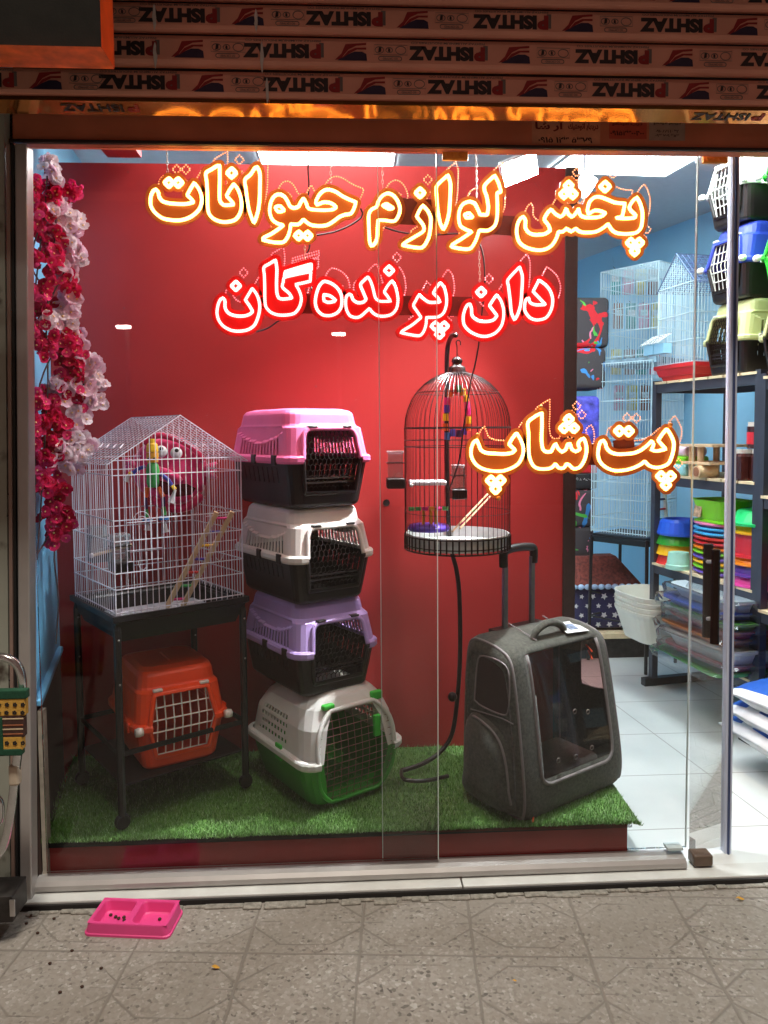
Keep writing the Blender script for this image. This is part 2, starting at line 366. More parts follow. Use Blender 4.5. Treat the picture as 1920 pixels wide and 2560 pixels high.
# display platform and turf
ZP = .13; xr = P(1567, 2130, .035).x; xl = lwx(.03)+.01
pf = thing('display_platform', 'low red wooden platform with scuffed front carrying the display', 'platform', (0, .3, 0))
MB().box(((xl+xr)/2, .042, ZP/2), (xr-xl, .018, ZP)).build('front_board', mat('red_plinth', lin((150, 42, 38)), .45, var=.12, scale=9, bump=.05), pf, org=(0, .3, 0))
MB().box(((xl+xr)/2, .35, ZP/2-.001), (xr-xl-.004, .595, ZP-.004)).build('deck', mat('plinth_deck', (.06, .02, .018), .7), pf, org=(0, .3, 0))
for px, py, ww, hh in ((1284, 2144, 13, 4), (1282, 2177, 22, 5), (1308, 2177, 8, 6), (1247, 2196, 4, 9), (1303, 2196, 5, 9), (1284, 2203, 3, 6), (1033, 2158, 20, 6), (1240, 2170, 3, 2), (1258, 2172, 3, 3)):
    p = P(px, py, .0318); k = MPP(.03); rr = random.Random(px)
    MB().add([(p.x+k*ww*math.cos(a)/2*rr.uniform(.6, 1.1), .0318, p.z+k*hh*math.sin(a)/2*rr.uniform(.6, 1.1)) for a in [2*math.pi*i/9 for i in range(9)]], [list(range(9))]).build('scuff', mat('chipped_white', (.5, .47, .44), .8), pf, org=(0, .3, 0))
ZG = ZP+.014
from mathutils import noise as mnoise
def turf():
    mb = MB(); r = random.Random(11)
    X0, X1, Y0, Y1 = xl+.012, xr+.012, .022, .655
    mb.add([(X0, Y0, ZP+.003), (X1, Y0, ZP+.003), (X1+.02, Y1, ZP+.003), (X0-.14, Y1, ZP+.003)], [(0, 1, 2, 3)], 0)
    mb.add([(X0, Y0, ZP+.003), (X1, Y0, ZP+.003), (X1, Y0, ZP-.012), (X0, Y0+.001, ZP-.016)], [(0, 3, 2, 1)], 1)
    mb.add([(X1, Y0, ZP+.003), (X1+.03, Y0-.005, ZP-.005), (X1+.045, .5, ZP-.003), (X1+.02, Y1, ZP+.003)], [(0, 1, 2, 3)], 0)
    for i in range(52000):
        t = r.random(); y = Y0+(Y1-Y0)*t**1.35; x = X0-.14*t+(X1+.03-X0+.14*t)*r.random()
        if r.random() < .06: y = Y0+r.uniform(-.006, .006)+.005*mnoise.noise(Vector((x*6, 3, 0)))
        nz_ = mnoise.noise(Vector((x*9, y*9, 0))); h = r.uniform(.008, .018)*(1+.45*nz_); a = r.uniform(0, 6.283); ln = r.uniform(.0, .012); wd = r.uniform(.0009, .0017)
        zb = ZP+.002-max(0, x-X1)*.22; b = r.uniform(0, 6.283)
        dx, dy = wd*math.cos(b), wd*math.sin(b)
        mb.add([(x-dx, y-dy, zb), (x+dx, y+dy, zb), (x+ln*math.cos(a), y+ln*math.sin(a), zb+h)], [(0, 1, 2)], r.choice((0, 0, 0, 2, 2, 3)))
    g1 = mat('turf_green', (.10, .225, .045), .5, var=.35, scale=60); g2 = mat('turf_backing', (.012, .012, .011), .9)
    g3 = mat('turf_mid_green', (.17, .35, .085), .45, var=.3, scale=40); g4 = mat('turf_pale_blade', (.42, .58, .34), .4)
    o = mb.build('artificial_grass', [g1, g2, g3, g4], org=((X0+X1)/2, .3, ZP))
    tag(o, 'green artificial grass mat spread over the red platform', 'artificial grass', None, 'stuff')
turf()

# aluminium door frame, bottom rail
alu = mat('aluminium', lin((190, 188, 186)), .38, .55, var=.06, scale=12, bump=.03)
alu_d = mat('aluminium_dull', lin((150, 128, 118)), .5, .3, var=.1, scale=9)
fr = thing('window_frame', 'tall aluminium frame post and bottom rail of the shop window', 'window frame', (-.97, 0, 0))
o = (-.97, 0, 0)
MB().flatbar(P(73, 2252, -.03), P(60, 366, -.03), .034, .05, up=(0, 1, 0)).build('post', alu, fr, org=o, bevel=.004)
MB().flatbar(P(47, 2252, -.045), P(36, 366, -.045), .006, .03, up=(0, 1, 0)).build('gasket', mat('black_gasket', (.012, .012, .012), .6), fr, org=o)
MB().flatbar(P(38, 2252, -.05), P(25, 366, -.05), .009, .03, up=(0, 1, 0)).build('outer_lip', alu_d, fr, org=o)
pr = [(.028, .003), (-.026, .003), (-.031, .010), (-.029, .022), (-.020, .033), (-.004, .038), (.028, .038)]
xa, xb = P(86, 2230, -.03).x, P(1717, 2205, -.03).x
MB().loft([[(xa, y, z) for y, z in pr], [(xb, y, z) for y, z in pr]]).build('bottom_rail', alu, fr, org=o, smooth=False)

# header with stickers
hd = thing('shop_header', 'long dull metal header beam with phone stickers above the window', 'header', (0, 0, 2.25))
o = (0, 0, 2.25)
zh0, zh1 = P(1000, 371, -.02).z, P(1000, 289, -.02).z
hm = mat('header_metal', lin((205, 122, 92)), .45, .15, var=.18, scale=5, bump=.1, bscale=30)
MB().box((.15, 0, (zh0+zh1)/2), (2.9, .04, zh1-zh0)).build('beam', hm, hd, org=o, bevel=.003)
MB().box((.15, -.024, zh0+.006), (2.9, .012, .010)).build('lower_lip', mat('header_lip', (.03, .018, .015), .5), hd, org=o, bevel=.002)
MB().box((.15, .05, (zh0+.06+3.0)/2), (3.2, .055, 3.0-zh0-.06)).build('lintel', mat('lintel_dark', (.05, .04, .036), .8), hd, org=o)
k = MPP(-.022)
def sticker(px0, py0, px1, py1, base, rows):
    a, b = P(px0, py0, -.0208), P(px1, py1, -.0208)
    s = MB().box(((a.x+b.x)/2, -.0212, (a.z+b.z)/2), (b.x-a.x, .001, a.z-b.z)).build('phone_sticker', base, hd, org=o)
    for body, cx, cyy, hgt, wid, m in rows:
        p = P(cx, cyy, -.0222)
        text_mesh(body, hgt*k, 'sticker_lettering', m, s, p, (1, 0, 0), (0, 0, 1), wid*k, .035, org=o)
ink = mat('sticker_ink', (.03, .008, .006), .6); ink2 = mat('sticker_red_ink', (.16, .012, .01), .6)
sb = mat('sticker_paper', lin((205, 140, 110)), .5); sb2 = mat('sticker_red_paper', lin((190, 80, 60)), .5); sb3 = mat('sticker_grey_paper', lin((165, 135, 120)), .5)
AR = '\uFE8E\uFEB7\u0640\u0640\uFEAE\uFE81'[::1]
sticker(1330, 297, 1500, 361, sb, [('\uFE8E\uFEB7 \uFEAD\uFE81', 1374, 315, 26, 72, ink2), ('\uFEDA\uFBFF\uFE98\uFEE3\uFEEE\uFE97\uFE8D \uFBFE\uFE8E\uFEEC\uFE91\uFEAD\uFEA9', 1458, 317, 19, 76, ink2), ('\u06f0\u06f9\u06f1\u06f5 \u06f1\u06f2\u06f3 \u06f5\u06f3\u06f7\u06f9', 1413, 348, 18, 136, ink)])
sticker(1523, 302, 1616, 348, sb2, [('\uFEEE\uFE97\uFE8E\uFEE3\uFEEE\uFE97\uFE8D \uFE8F\uFEAD\uFEA9', 1568, 310, 10, 76, ink2), ('\u06f0\u06f9\u06f1\u06f5\u06f2\u06f3\u06f0\u06f0\u06f4\u06f0\u06f0', 1568, 331, 15, 86, ink)])
sticker(1623, 302, 1712, 352, sb3, [('\uFEEE\uFE97\uFE8E\uFEE3\uFEEE\uFE97\uFE8D \uFBFE\uFE8E\uFEEC\uFE91\uFEAD\uFEA9', 1668, 308, 9, 70, ink), ('\u06f0\u06f9\u06f1\u06f0 \u06f8\u06f8\u06f1 \u06f1\u06f6 \u06f3\u06f2', 1668, 327, 9, 58, ink), ('\u06f0\u06f9\u06f3 \u06f7\u06f0\u06f9 \u06f3\u06f5\u06f3', 1668, 338, 8, 60, ink)])

# roller shutter, its protective film printed upside down
sh = thing('roller_shutter', 'half raised roller shutter with wide slats still in printed protective film', 'roller shutter', (0, -.16, 2.3))
o = (0, -.16, 2.3)
film = mat('shutter_film', lin((228, 160, 138)), .45, .15, var=.08, scale=7, bump=.05, bscale=25)  # reddish glow of the signs is put into the film colour
fdark = mat('film_black', (.035, .024, .024), .45); fred = mat('film_red', (.3, .02, .02), .45); fblue = mat('film_navy', (.03, .02, .05), .45); fgrey = mat('film_grey', (.16, .13, .12), .5); fpale = mat('film_pale', (.62, .56, .52), .5)
YS = -.16; ks = MPP(YS)
def slat(pyt, pyb, x_first, period, n0, n1):
    zt_, zb_ = P(960, pyt, YS).z, P(960, pyb, YS).z
    g = .006
    prof = [(YS+.012, zb_), (YS+.003, zb_+g), (YS, zb_+.014), (YS, zt_-.014), (YS+.003, zt_-g), (YS+.012, zt_), (YS+.02, zt_), (YS+.02, zb_)]
    s = MB().loft([[(-1.5, y, z) for y, z in prof], [(1.7, y, z) for y, z in prof]]).build('slat', film, sh, org=o)
    zc = (zt_+zb_)/2; yy = YS-.0012
    xs = [P(x_first+period*i, (pyt+pyb)/2, YS).x for i in range(n0, n1)]
    tI = text_mesh('ISHTAZ', 34*ks, None, None, None, (0, 0, 0), (-1, 0, 0), (0, 0, -1), 158*ks, .065)
    tP = text_mesh('P', 34*ks, None, None, None, (0, 0, 0), (-1, 0, 0), (0, 0, -1), 27*ks, .065)
    tS = text_mesh('PISHTAZ ALUMINIUM INDUSTRIES CO', 5*ks, None, None, None, (0, 0, 0), (-1, 0, 0), (0, 0, -1), 180*ks, .01)
    tC = text_mesh('ISO CERTIFIED', 5*ks, None, None, None, (0, 0, 0), (-1, 0, 0), (0, 0, -1), 36*ks, .01)
    for x in xs:
        pl = MB(); rl = MB(); bl = MB(); cl = MB(); sm = MB(); sh_ = MB(); gl = MB()
        A = lambda mb, t, dx, dz, yo=0: mb.add([v+Vector((x+dx*ks, yy+yo, zc+dz*ks)) for v in t.v], t.f)
        A(pl, tI, -17, 0); A(rl, tP, 77, 0); A(sh_, tP, 84, 3, .0003); A(sm, tS, 0, 24)
        q = lambda mb, pts, yo=0: mb.add([(x+a*ks, yy+yo, zc+b*ks) for a, b in pts], [list(range(len(pts)))])
        q(rl, [(124, -19), (140, -4), (150, 18), (200, 22), (200, 17), (176, 15), (157, 6), (146, -7), (139, -17)])
        q(rl, [(140, -16), (156, 2), (174, 10), (200, 11), (200, 6), (178, 6), (160, -3)], -.0004)
        q(bl, [(130, -20), (150, -8), (172, 1), (190, 1), (200, -4), (202, -20)], -.0002)
        for cx, rr in ((232, 9), (256, 7), (284, 11)):
            ring = [(x+(cx+rr*1.15*math.cos(2*math.pi*i/18))*ks, yy, zc+(6+rr*.85*math.sin(2*math.pi*i/18))*ks) for i in range(18)]
            cl.tube(ring, .9*ks, 4, closed=True)
        q(gl, [(229, 0), (236, 2), (237, 12), (231, 13)]); q(gl, [(253, 3), (258, 1), (258, 9), (254, 11)])
        for a, b in ((219, 300),):
            cl.tube([(x+p*ks, yy, zc+r_*ks) for p, r_ in ((a, -5), (b, -5), (b, 18), (a, 18))], .45*ks, 4, closed=True)
        pill = [(x+(258+(22 if math.cos(t) > 0 else -22)+6*math.cos(t))*ks, yy, zc+(-14+5*math.sin(t))*ks) for t in [2*math.pi*(i+.5)/16 for i in range(16)]]
        cl.tube(pill, .9*ks, 4, closed=True); A(sm, tC, 258, -14)
        al = MB()
        for i_, mb in enumerate((pl, rl, sh_, bl, cl, sm, gl)): al.add(mb.v, mb.f, i_)
        al.build('film_print', [fdark, fred, fgrey, fblue, fgrey, fgrey, fdark], s, org=o)
    return s, zt_, zb_
slat(181, 250, 347, 409, -1, 5)
slat(93, 171, 296, 412, -1, 5)
slat(13, 85, 447, 416, -2, 5)
slat(-68, 5, 300, 416, -1, 5)
slat(-150, -76, 300, 416, 2, 3)
# torn strips of film
for i, (px, py, h) in enumerate(((386, 45, 62), (640, 52, 54), (388, 140, 62), (655, 145, 76), (668, 228, 62))):
    p = P(px, py, YS-.003); k2 = ks; r = random.Random(i); n = 8
    a = [(p.x+(r.uniform(3, 6)*math.sin(math.pi*(j+.4)/(n+.4)))*k2, YS-.0032, p.z+(h/2-h*j/n)*k2) for j in range(n+1)]
    b = [(p.x-(r.uniform(3, 6)*math.sin(math.pi*(j+.4)/(n+.4)))*k2, YS-.0042, p.z+(h/2-h*j/n)*k2) for j in range(n, -1, -1)]
    MB().add(a+b, [list(range(len(a)+len(b)))]).build('torn_film', fpale, sh, org=o)
# bottom bar of the shutter, its shiny underside tipped towards the street
zb = P(960, 254, YS).z; zf = P(960, 262, YS).z
bar_m = mat('shutter_bar_film', lin((245, 165, 95)), .1, .9, var=.1, scale=14, bump=.1, bscale=18)
bm_ = MB().prism([(-1.5, YS+.002, zf), (1.7, YS+.002, zf), (1.7, YS+.058, zf-.014), (-1.5, YS+.058, zf-.014)], (0, .004, .012)).build('bottom_bar', bar_m, sh, org=o)
for px in (240, -170, 1815):
    p = P(px, 268, YS+.02); dv = Vector((0, .056, -.014)).normalized()
    text_mesh('ISHTAZ', .030, 'printed_word', fdark, bm_, Vector((p.x-.012, YS+.028, zf-.0068)), (-1, 0, 0), dv, 148*ks, .03, org=(o[0], o[1]+.0006, o[2]+.0018))
    text_mesh('P', .030, 'printed_red_mark', fred, bm_, Vector((p.x+.097, YS+.028, zf-.0068)), (-1, 0, 0), dv, 30*ks, .03, org=(o[0], o[1]+.0006, o[2]+.0018))

# hanging signboard at upper left, seen from its plain face
sg = thing('hanging_signboard', 'dark square signboard with an orange metal frame hanging at the upper left', 'signboard', (P(100, 60, -.55).x, -.55, 2.4))
o = tuple(sg.location); kk = MPP(-.55)
a = P(253, 120, -.55); b = P(257, 123, -.55); top = 2.66; lft = -1.6
MB().box(((lft+a.x)/2, -.5, (a.z+top)/2), (a.x-lft, .06, top-a.z)).build('face_panel', mat('signboard_face', (.014, .013, .011), .9, bump=.1, spec=.08), sg, org=o)
of = mat('orange_frame', lin((240, 86, 26)), .4, .0, var=.18, scale=18)
MB().prism([(a.x+.001, -.545, a.z), (b.x, -.56, b.z), (b.x, -.56, top), (a.x+.001, -.545, top)], (0, .09, 0)).build('frame_side', of, sg, org=o)
MB().prism([(a.x, -.545, a.z-.001), (lft, -.545, a.z-.001), (lft, -.56, b.z+.003), (b.x-.001, -.56, b.z)], (0, .09, 0)).build('frame_bottom', mat('orange_frame_worn', lin((222, 112, 58)), .5, .1, var=.35, scale=22), sg, org=o)

# metal wall and shutter guide of the neighbour on the left
nb = thing('shutter_guide', 'grey green painted metal shutter guide at the left edge', 'shutter guide', (-1.1, -.1, 0))
gm, gn, gl_ = nodes_of('grey_green_paint'); b_ = gn['Principled BSDF']; b_.inputs['Roughness'].default_value = .5
tc = gn.new('ShaderNodeTexCoord'); nz = gn.new('ShaderNodeTexNoise'); nz.inputs['Scale'].default_value = 9; nz.inputs['Detail'].default_value = 8; gl_.new(tc.outputs['Object'], nz.inputs['Vector'])
rp = gn.new('ShaderNodeValToRGB'); rp.color_ramp.elements[0].position = .33; rp.color_ramp.elements[0].color = (.05, .035, .025, 1); rp.color_ramp.elements[1].position = .43; rp.color_ramp.elements[1].color = (.3, .32, .27, 1)
gl_.new(nz.outputs['Fac'], rp.inputs[0]); gl_.new(rp.outputs[0], b_.inputs['Base Color'])
MB().prism([(P(26, 2270, -.06).x, -.06, -.02), (-1.6, -.06, -.02), (-1.6, -.06, 2.36), (P(14, 366, -.06).x, -.06, 2.36)], (0, .06, 0)).build('guide_channel', gm, nb, org=(-1.1, -.1, 0))
MB().prism([(P(42, 2270, -.02).x, -.02, -.02), (P(24, 2270, -.02).x, -.02, -.02), (P(12, 366, -.02).x, -.02, 2.36), (P(36, 366, -.02).x, -.02, 2.36)], (0, .02, 0)).build('dark_gap', MATS['black_gasket'], nb, org=(-1.1, -.1, 0))
for px, py in ((22, 1235), (20, 1290), (25, 1700)):
    p = P(px, py, -.062); MB().ball(p, .004, 8, 6).build('bolt', MATS['black_gasket'], nb, org=(-1.1, -.1, 0))

# ------------------------------------------------------------------ glass
gls = glassy('window_glass', (.98, .99, .985), .8, haze=.0014)
edge_m = mat('glass_edge', (.75, .86, .84), .15, var=.05)
zb, ztg = .036, zh0
ZR = .05
def pane(name, label, x0, x1, y, z0, z1, edges, cat='window pane'):
    g = thing(name, label, cat, ((x0+x1)/2, y, z0)); o = tuple(g.location)
    MB().box(((x0+x1)/2, y, (z0+z1)/2), (x1-x0, .008, z1-z0)).build('glass', gls, g, org=o)
    for ex in edges: MB().box((ex, y, (z0+z1)/2), (.0022, .0095, z1-z0)).build('polished_edge', edge_m, g, org=o)
    return g
p1x0, p1x1 = P(84, 1200, 0).x, P(1093, 1200, 0).x
p2x0, p2x1 = P(950, 1200, .018).x, P(1716, 2000, .018).x
g1 = pane('sliding_glass', 'large clear glass pane on the left covering the cages and flowers', p1x0, p1x1, 0.0, ZR, ztg, (p1x1,))
g2 = pane('sliding_glass', 'clear glass pane overlapping the other one in front of the round cage and backpack', p2x0, p2x1, .018, ZR, ztg, (p2x0, p2x1))
brass = mat('patch_fitting', lin((240, 160, 70)), .4, .2, var=.15)
def patch(px0, py0, px1, py1, y, parent):
    a, b = P(px0, py0, y-.012), P(px1, py1, y-.012); o = tuple(parent.location)
    f = MB().box(((a.x+b.x)/2, y-.008, (a.z+b.z)/2), (b.x-a.x, .012, a.z-b.z)).build('patch_fitting', brass, parent, org=o, bevel=.002)
    for s in (.28, .74):
        c = Vector((a.x+(b.x-a.x)*s, y-.0142, (a.z+b.z)/2)); mb = MB()
        mb.tube([c+Vector((.012*math.cos(2*math.pi*i/16), 0, .012*math.sin(2*math.pi*i/16))) for i in range(16)], .002, 6, closed=True); mb.ball(c, .006, 10, 6, (1, .3, 1))
        mb.build('screw_cap', brass, f, org=o)
patch(1106, 373, 1170, 401, .018, g2)
rs_ = random.Random(21)
for i in range(46):
    px, py = rs_.gauss(1330, 62), rs_.gauss(500, 62)
    if i > 30: px, py = rs_.uniform(1120, 1700), rs_.uniform(430, 1300)
    if i > 40: px, py = rs_.uniform(1240, 1320), rs_.uniform(2150, 2200)
    p = P(px, py, .0132); a = rs_.uniform(.9, 2.2); L_ = rs_.uniform(.006, .03); w_ = rs_.uniform(.0006, .0016)
    d_ = Vector((math.cos(a), 0, math.sin(a))); n_ = Vector((-d_.z, 0, d_.x))
    MB().add([p-d_*L_, p-d_*L_*.3+n_*w_, p+d_*L_, p-d_*L_*.2-n_*w_], [(0, 1, 2, 3)]).build('tape_residue', mat('residue', (.7, .68, .66), .8, alpha=.13), g2, org=tuple(g2.location))
lf = thing('door_leaf', 'narrow glass door leaf with a dark bar handle and blue grey seal strip', 'door', (P(1720, 2180, .04).x, .04, 0))
o = tuple(lf.location)
a, b = P(1722, 2190, .04), P(1822, 2182, .07)
at_, bt_ = P(1740, 372, .04), P(1834, 372, .07)
MB().prism([(a.x, .04, .02), (b.x, .07, .02), (bt_.x, .07, 2.3), (at_.x, .04, 2.3)], (.002, .008, 0)).build('glass', gls, lf, org=o)
sealm = mat('blue_grey_seal', lin((205, 214, 235)), .45, .1, var=.08, scale=10)
MB().flatbar(P(1814, 2185, .07)+Vector((0, 0, .0)), P(1836, 340, .07), .024, .03, up=(0, 1, 0)).build('seal_strip', sealm, lf, org=o, bevel=.003)
MB().flatbar(P(1820, 2185, .052), P(1842, 340, .052), .006, .006, up=(0, 1, 0)).build('seal_groove', mat('seal_dark', lin((55, 70, 110)), .5), lf, org=o)
hdl = mat('bronze_handle', (.03, .016, .013), .25, .6)
MB().tube([P(1771, 1360, .075), P(1768, 1592, .075)], .0155, 12).build('inner_handle', hdl, lf, org=o, smooth=False)
MB().tube([P(1790, 1374, .005), P(1786, 1609, .005)], .0135, 12).build('outer_handle', hdl, lf, org=o)
for py in (1405, 1547):
    MB().tube([P(1769, py, .06), P(1788, py-2, .012)], .006, 8).build('handle_post', alu, lf, org=o)
patch(1758, 378, 1820, 408, .045, lf)
p = P(1746, 2200, .01)
MB().rbox((p.x, .0, .024), (.062, .05, .036), .006).build('floor_pivot', mat('pivot_brown', (.13, .09, .065), .5, .3), lf, org=o)
p = P(1686, 2188, .0)
MB().box((p.x, .012, .056), (.05, .036, .008)).build('stopper', mat('clear_plastic', (.55, .65, .66), .2), lf, org=o)

# ------------------------------------------------------------------ lamps
panel_e = emit('panel_light', (.86, .96, 1.0), 22.0); panel_b = emit('panel_light_bright', (.97, .97, .97), 22.0)
alw = mat('white_trim', (.75, .76, .76), .4)
def panel(label, pts, em):
    c = Vector((sum(q[0] for q in pts)/4, sum(q[1] for q in pts)/4, ZC))
    t = thing('ceiling_panel_light', label, 'ceiling light', (c.x, c.y, ZC), group='ceiling panel lights')
    cc = Vector((c.x, c.y, ZC))
    MB().prism([(q[0], q[1], ZC-.012) for q in pts], (0, 0, .008)).build('diffuser', em, t, org=cc)
    n = 4; mb = MB()
    for i in range(4): a, b = Vector((*pts[i], ZC-.012)), Vector((*pts[(i+1) % 4], ZC-.012)); mb.flatbar(a, b, .014, .012)
    mb.build('frame', alw, t, org=cc)
def Cg(px, py): d = G(px, py, ZC); return (d.x, d.y)
a, b = Cg(652, 402), Cg(985, 415)
panel('bright white ceiling panel light over the red partition near the middle', [a, b, (b[0]-.02, .08), (a[0]-.02, .08)], panel_b)
a, b = Cg(1366, 424), Cg(1664, 434)
panel('bright white ceiling panel light at the right above the blue wall', [a, b, (b[0]+.22, .42), (a[0]+.22, .42)], panel_e)
fl = thing('flood_light', 'glaring white flood lamp with a ribbed back near the top of the window', 'flood light', P(1300, 424, .34))
o = tuple(fl.location); rot = Matrix.Rotation(R(-22), 3, 'Y') @ Matrix.Rotation(R(-50), 3, 'X')
lampb = mat('lamp_body', (.5, .52, .55), .4, .3)
c = Vector(o)
MB().rbox(c+rot @ Vector((0, 0, .012)), (.135, .09, .024), .008, rot=rot).build('housing', lampb, fl, org=o)
MB().box(c+rot @ Vector((0, 0, -.0012)), (.122, .076, .004), rot).build('led_window', emit('flood_led', (.95, .98, 1.0), 500.0), fl, org=o)
for i in range(6): MB().box(c+rot @ Vector((-.05+.02*i, .01, .034)), (.004, .055, .022), rot).build('cooling_fin', alw, fl, org=o)
MB().tube([c+rot @ Vector((0, 0, .03)), c+Vector((.02, .03, .12)), (c.x+.02, c.y+.03, ZC)], .006, 6).build('bracket', lampb, fl, org=o)
fd_ = bpy.data.lights.new('flood_beam', 'AREA'); fd_.shape = 'RECTANGLE'; fd_.size = .12; fd_.size_y = .075; fd_.energy = 34; fd_.color = (.96, .98, 1.0); fd_.spread = R(84)
fo = bpy.data.objects.new('flood_beam', fd_); COL.objects.link(fo); fo.parent = fl; _fp = rot @ Vector((0, 0, -.006))
fo.matrix_local = Matrix.Translation(_fp) @ Vector((.42, .16, 1)).to_track_quat('Z', 'Y').to_matrix().to_4x4()
tb = thing('reflected_glow', 'white glow standing in for a reflection by the upper yellow sign', 'reflected glow', P(1462, 462, 1.0)); o = tuple(tb.location)
MB().rbox(P(1462, 462, 1.0), (.075, .05, .09), .012, rot=Matrix.Rotation(R(35), 3, 'Y')).build('diffuser', emit('reflection_white', (.9, .97, 1), 8.0), tb, org=o, smooth=True)  # glowing block stands in for a white reflection in the glass
MB().tube([P(1462, 440, 1.0), (P(1462, 440, 1.0).x, 1.0, ZC)], .006, 6).build('stem', lampb, tb, org=o)  # added stem of the stand-in reflection block

# street lamps across the road: their reflections show in the glass
for i, (px, py) in enumerate(((310, 818), (847, 836))):
    h = P(px, py, 0.0); d = (h-CAM).normalized(); d.y = -d.y; q = h+d*12.0
    t = thing('street_lamp', ('street lamp across the road reflected above the white bird cage' , 'street lamp across the road reflected under the red lettering')[i], 'street lamp', (q.x, q.y, 0), group='street lamps across the road')
    MB().tube([(q.x, q.y-.2, 0), (q.x, q.y-.2, q.z+.1), (q.x, q.y, q.z+.1)], .04, 8).build('pole', mat('pole_grey', (.1, .1, .1), .5), t, org=tuple(t.location))
    MB().rbox((q.x, q.y, q.z+.05), (.3, .12, .06), .02).build('lamp_head', mat('pole_grey', (.1, .1, .1), .5), t, org=tuple(t.location))
    MB().rbox((q.x, q.y+.03, q.z), (.255, .1, .06), .028).build('lens', emit('street_glow', (1.0, .95, .88), 60.0), t, org=tuple(t.location))

# added unseen sheet that shades the shop front, and the near unseen street lamp
aw = thing('added_canopy', 'unseen dark sheet added to shade the shop front', 'added_canopy', (0, -.6, 2.8))
MB().box((.1, -.22, 2.69), (5.2, .48, .04)).build('shade_sheet', mat('added_canopy_dark', (.03, .024, .02), .7), aw, org=(0, -.6, 2.8))
MB().box((.1, .09, 3.2), (5.2, .1, .98)).build('added_upper_wall', mat('lintel_dark', (.05, .04, .036), .8), aw, org=(0, -.6, 2.8))
tl = thing('street_lamp', 'tall unseen street lamp in front of the shop', 'street lamp', (-2.6, -3.24, 0))
MB().tube(catmull([(0, 0, 0), (0, 0, 5.5), (.1, .05, 7.2), (1.2, .2, 7.9), (2.4, .42, 7.95)], False, 6), .06, 8).build('pole', mat('pole_grey', (.1, .1, .1), .5), tl)
MB().rbox((2.6, .42, 7.95), (.7, .3, .12), .05).build('lamp_head', mat('pole_grey', (.1, .1, .1), .5), tl)
ld = bpy.data.lights.new('unseen_street_light', 'AREA'); ld.energy = 600; ld.size = .6; ld.color = (1, .91, .79)  # unseen lamp, put in to light the paving and lower display
lo = bpy.data.objects.new('unseen_street_light', ld); COL.objects.link(lo); lo.parent = tl
lo.location = (2.6, .42, 7.85); lo.rotation_euler = (R(24), 0, 0)
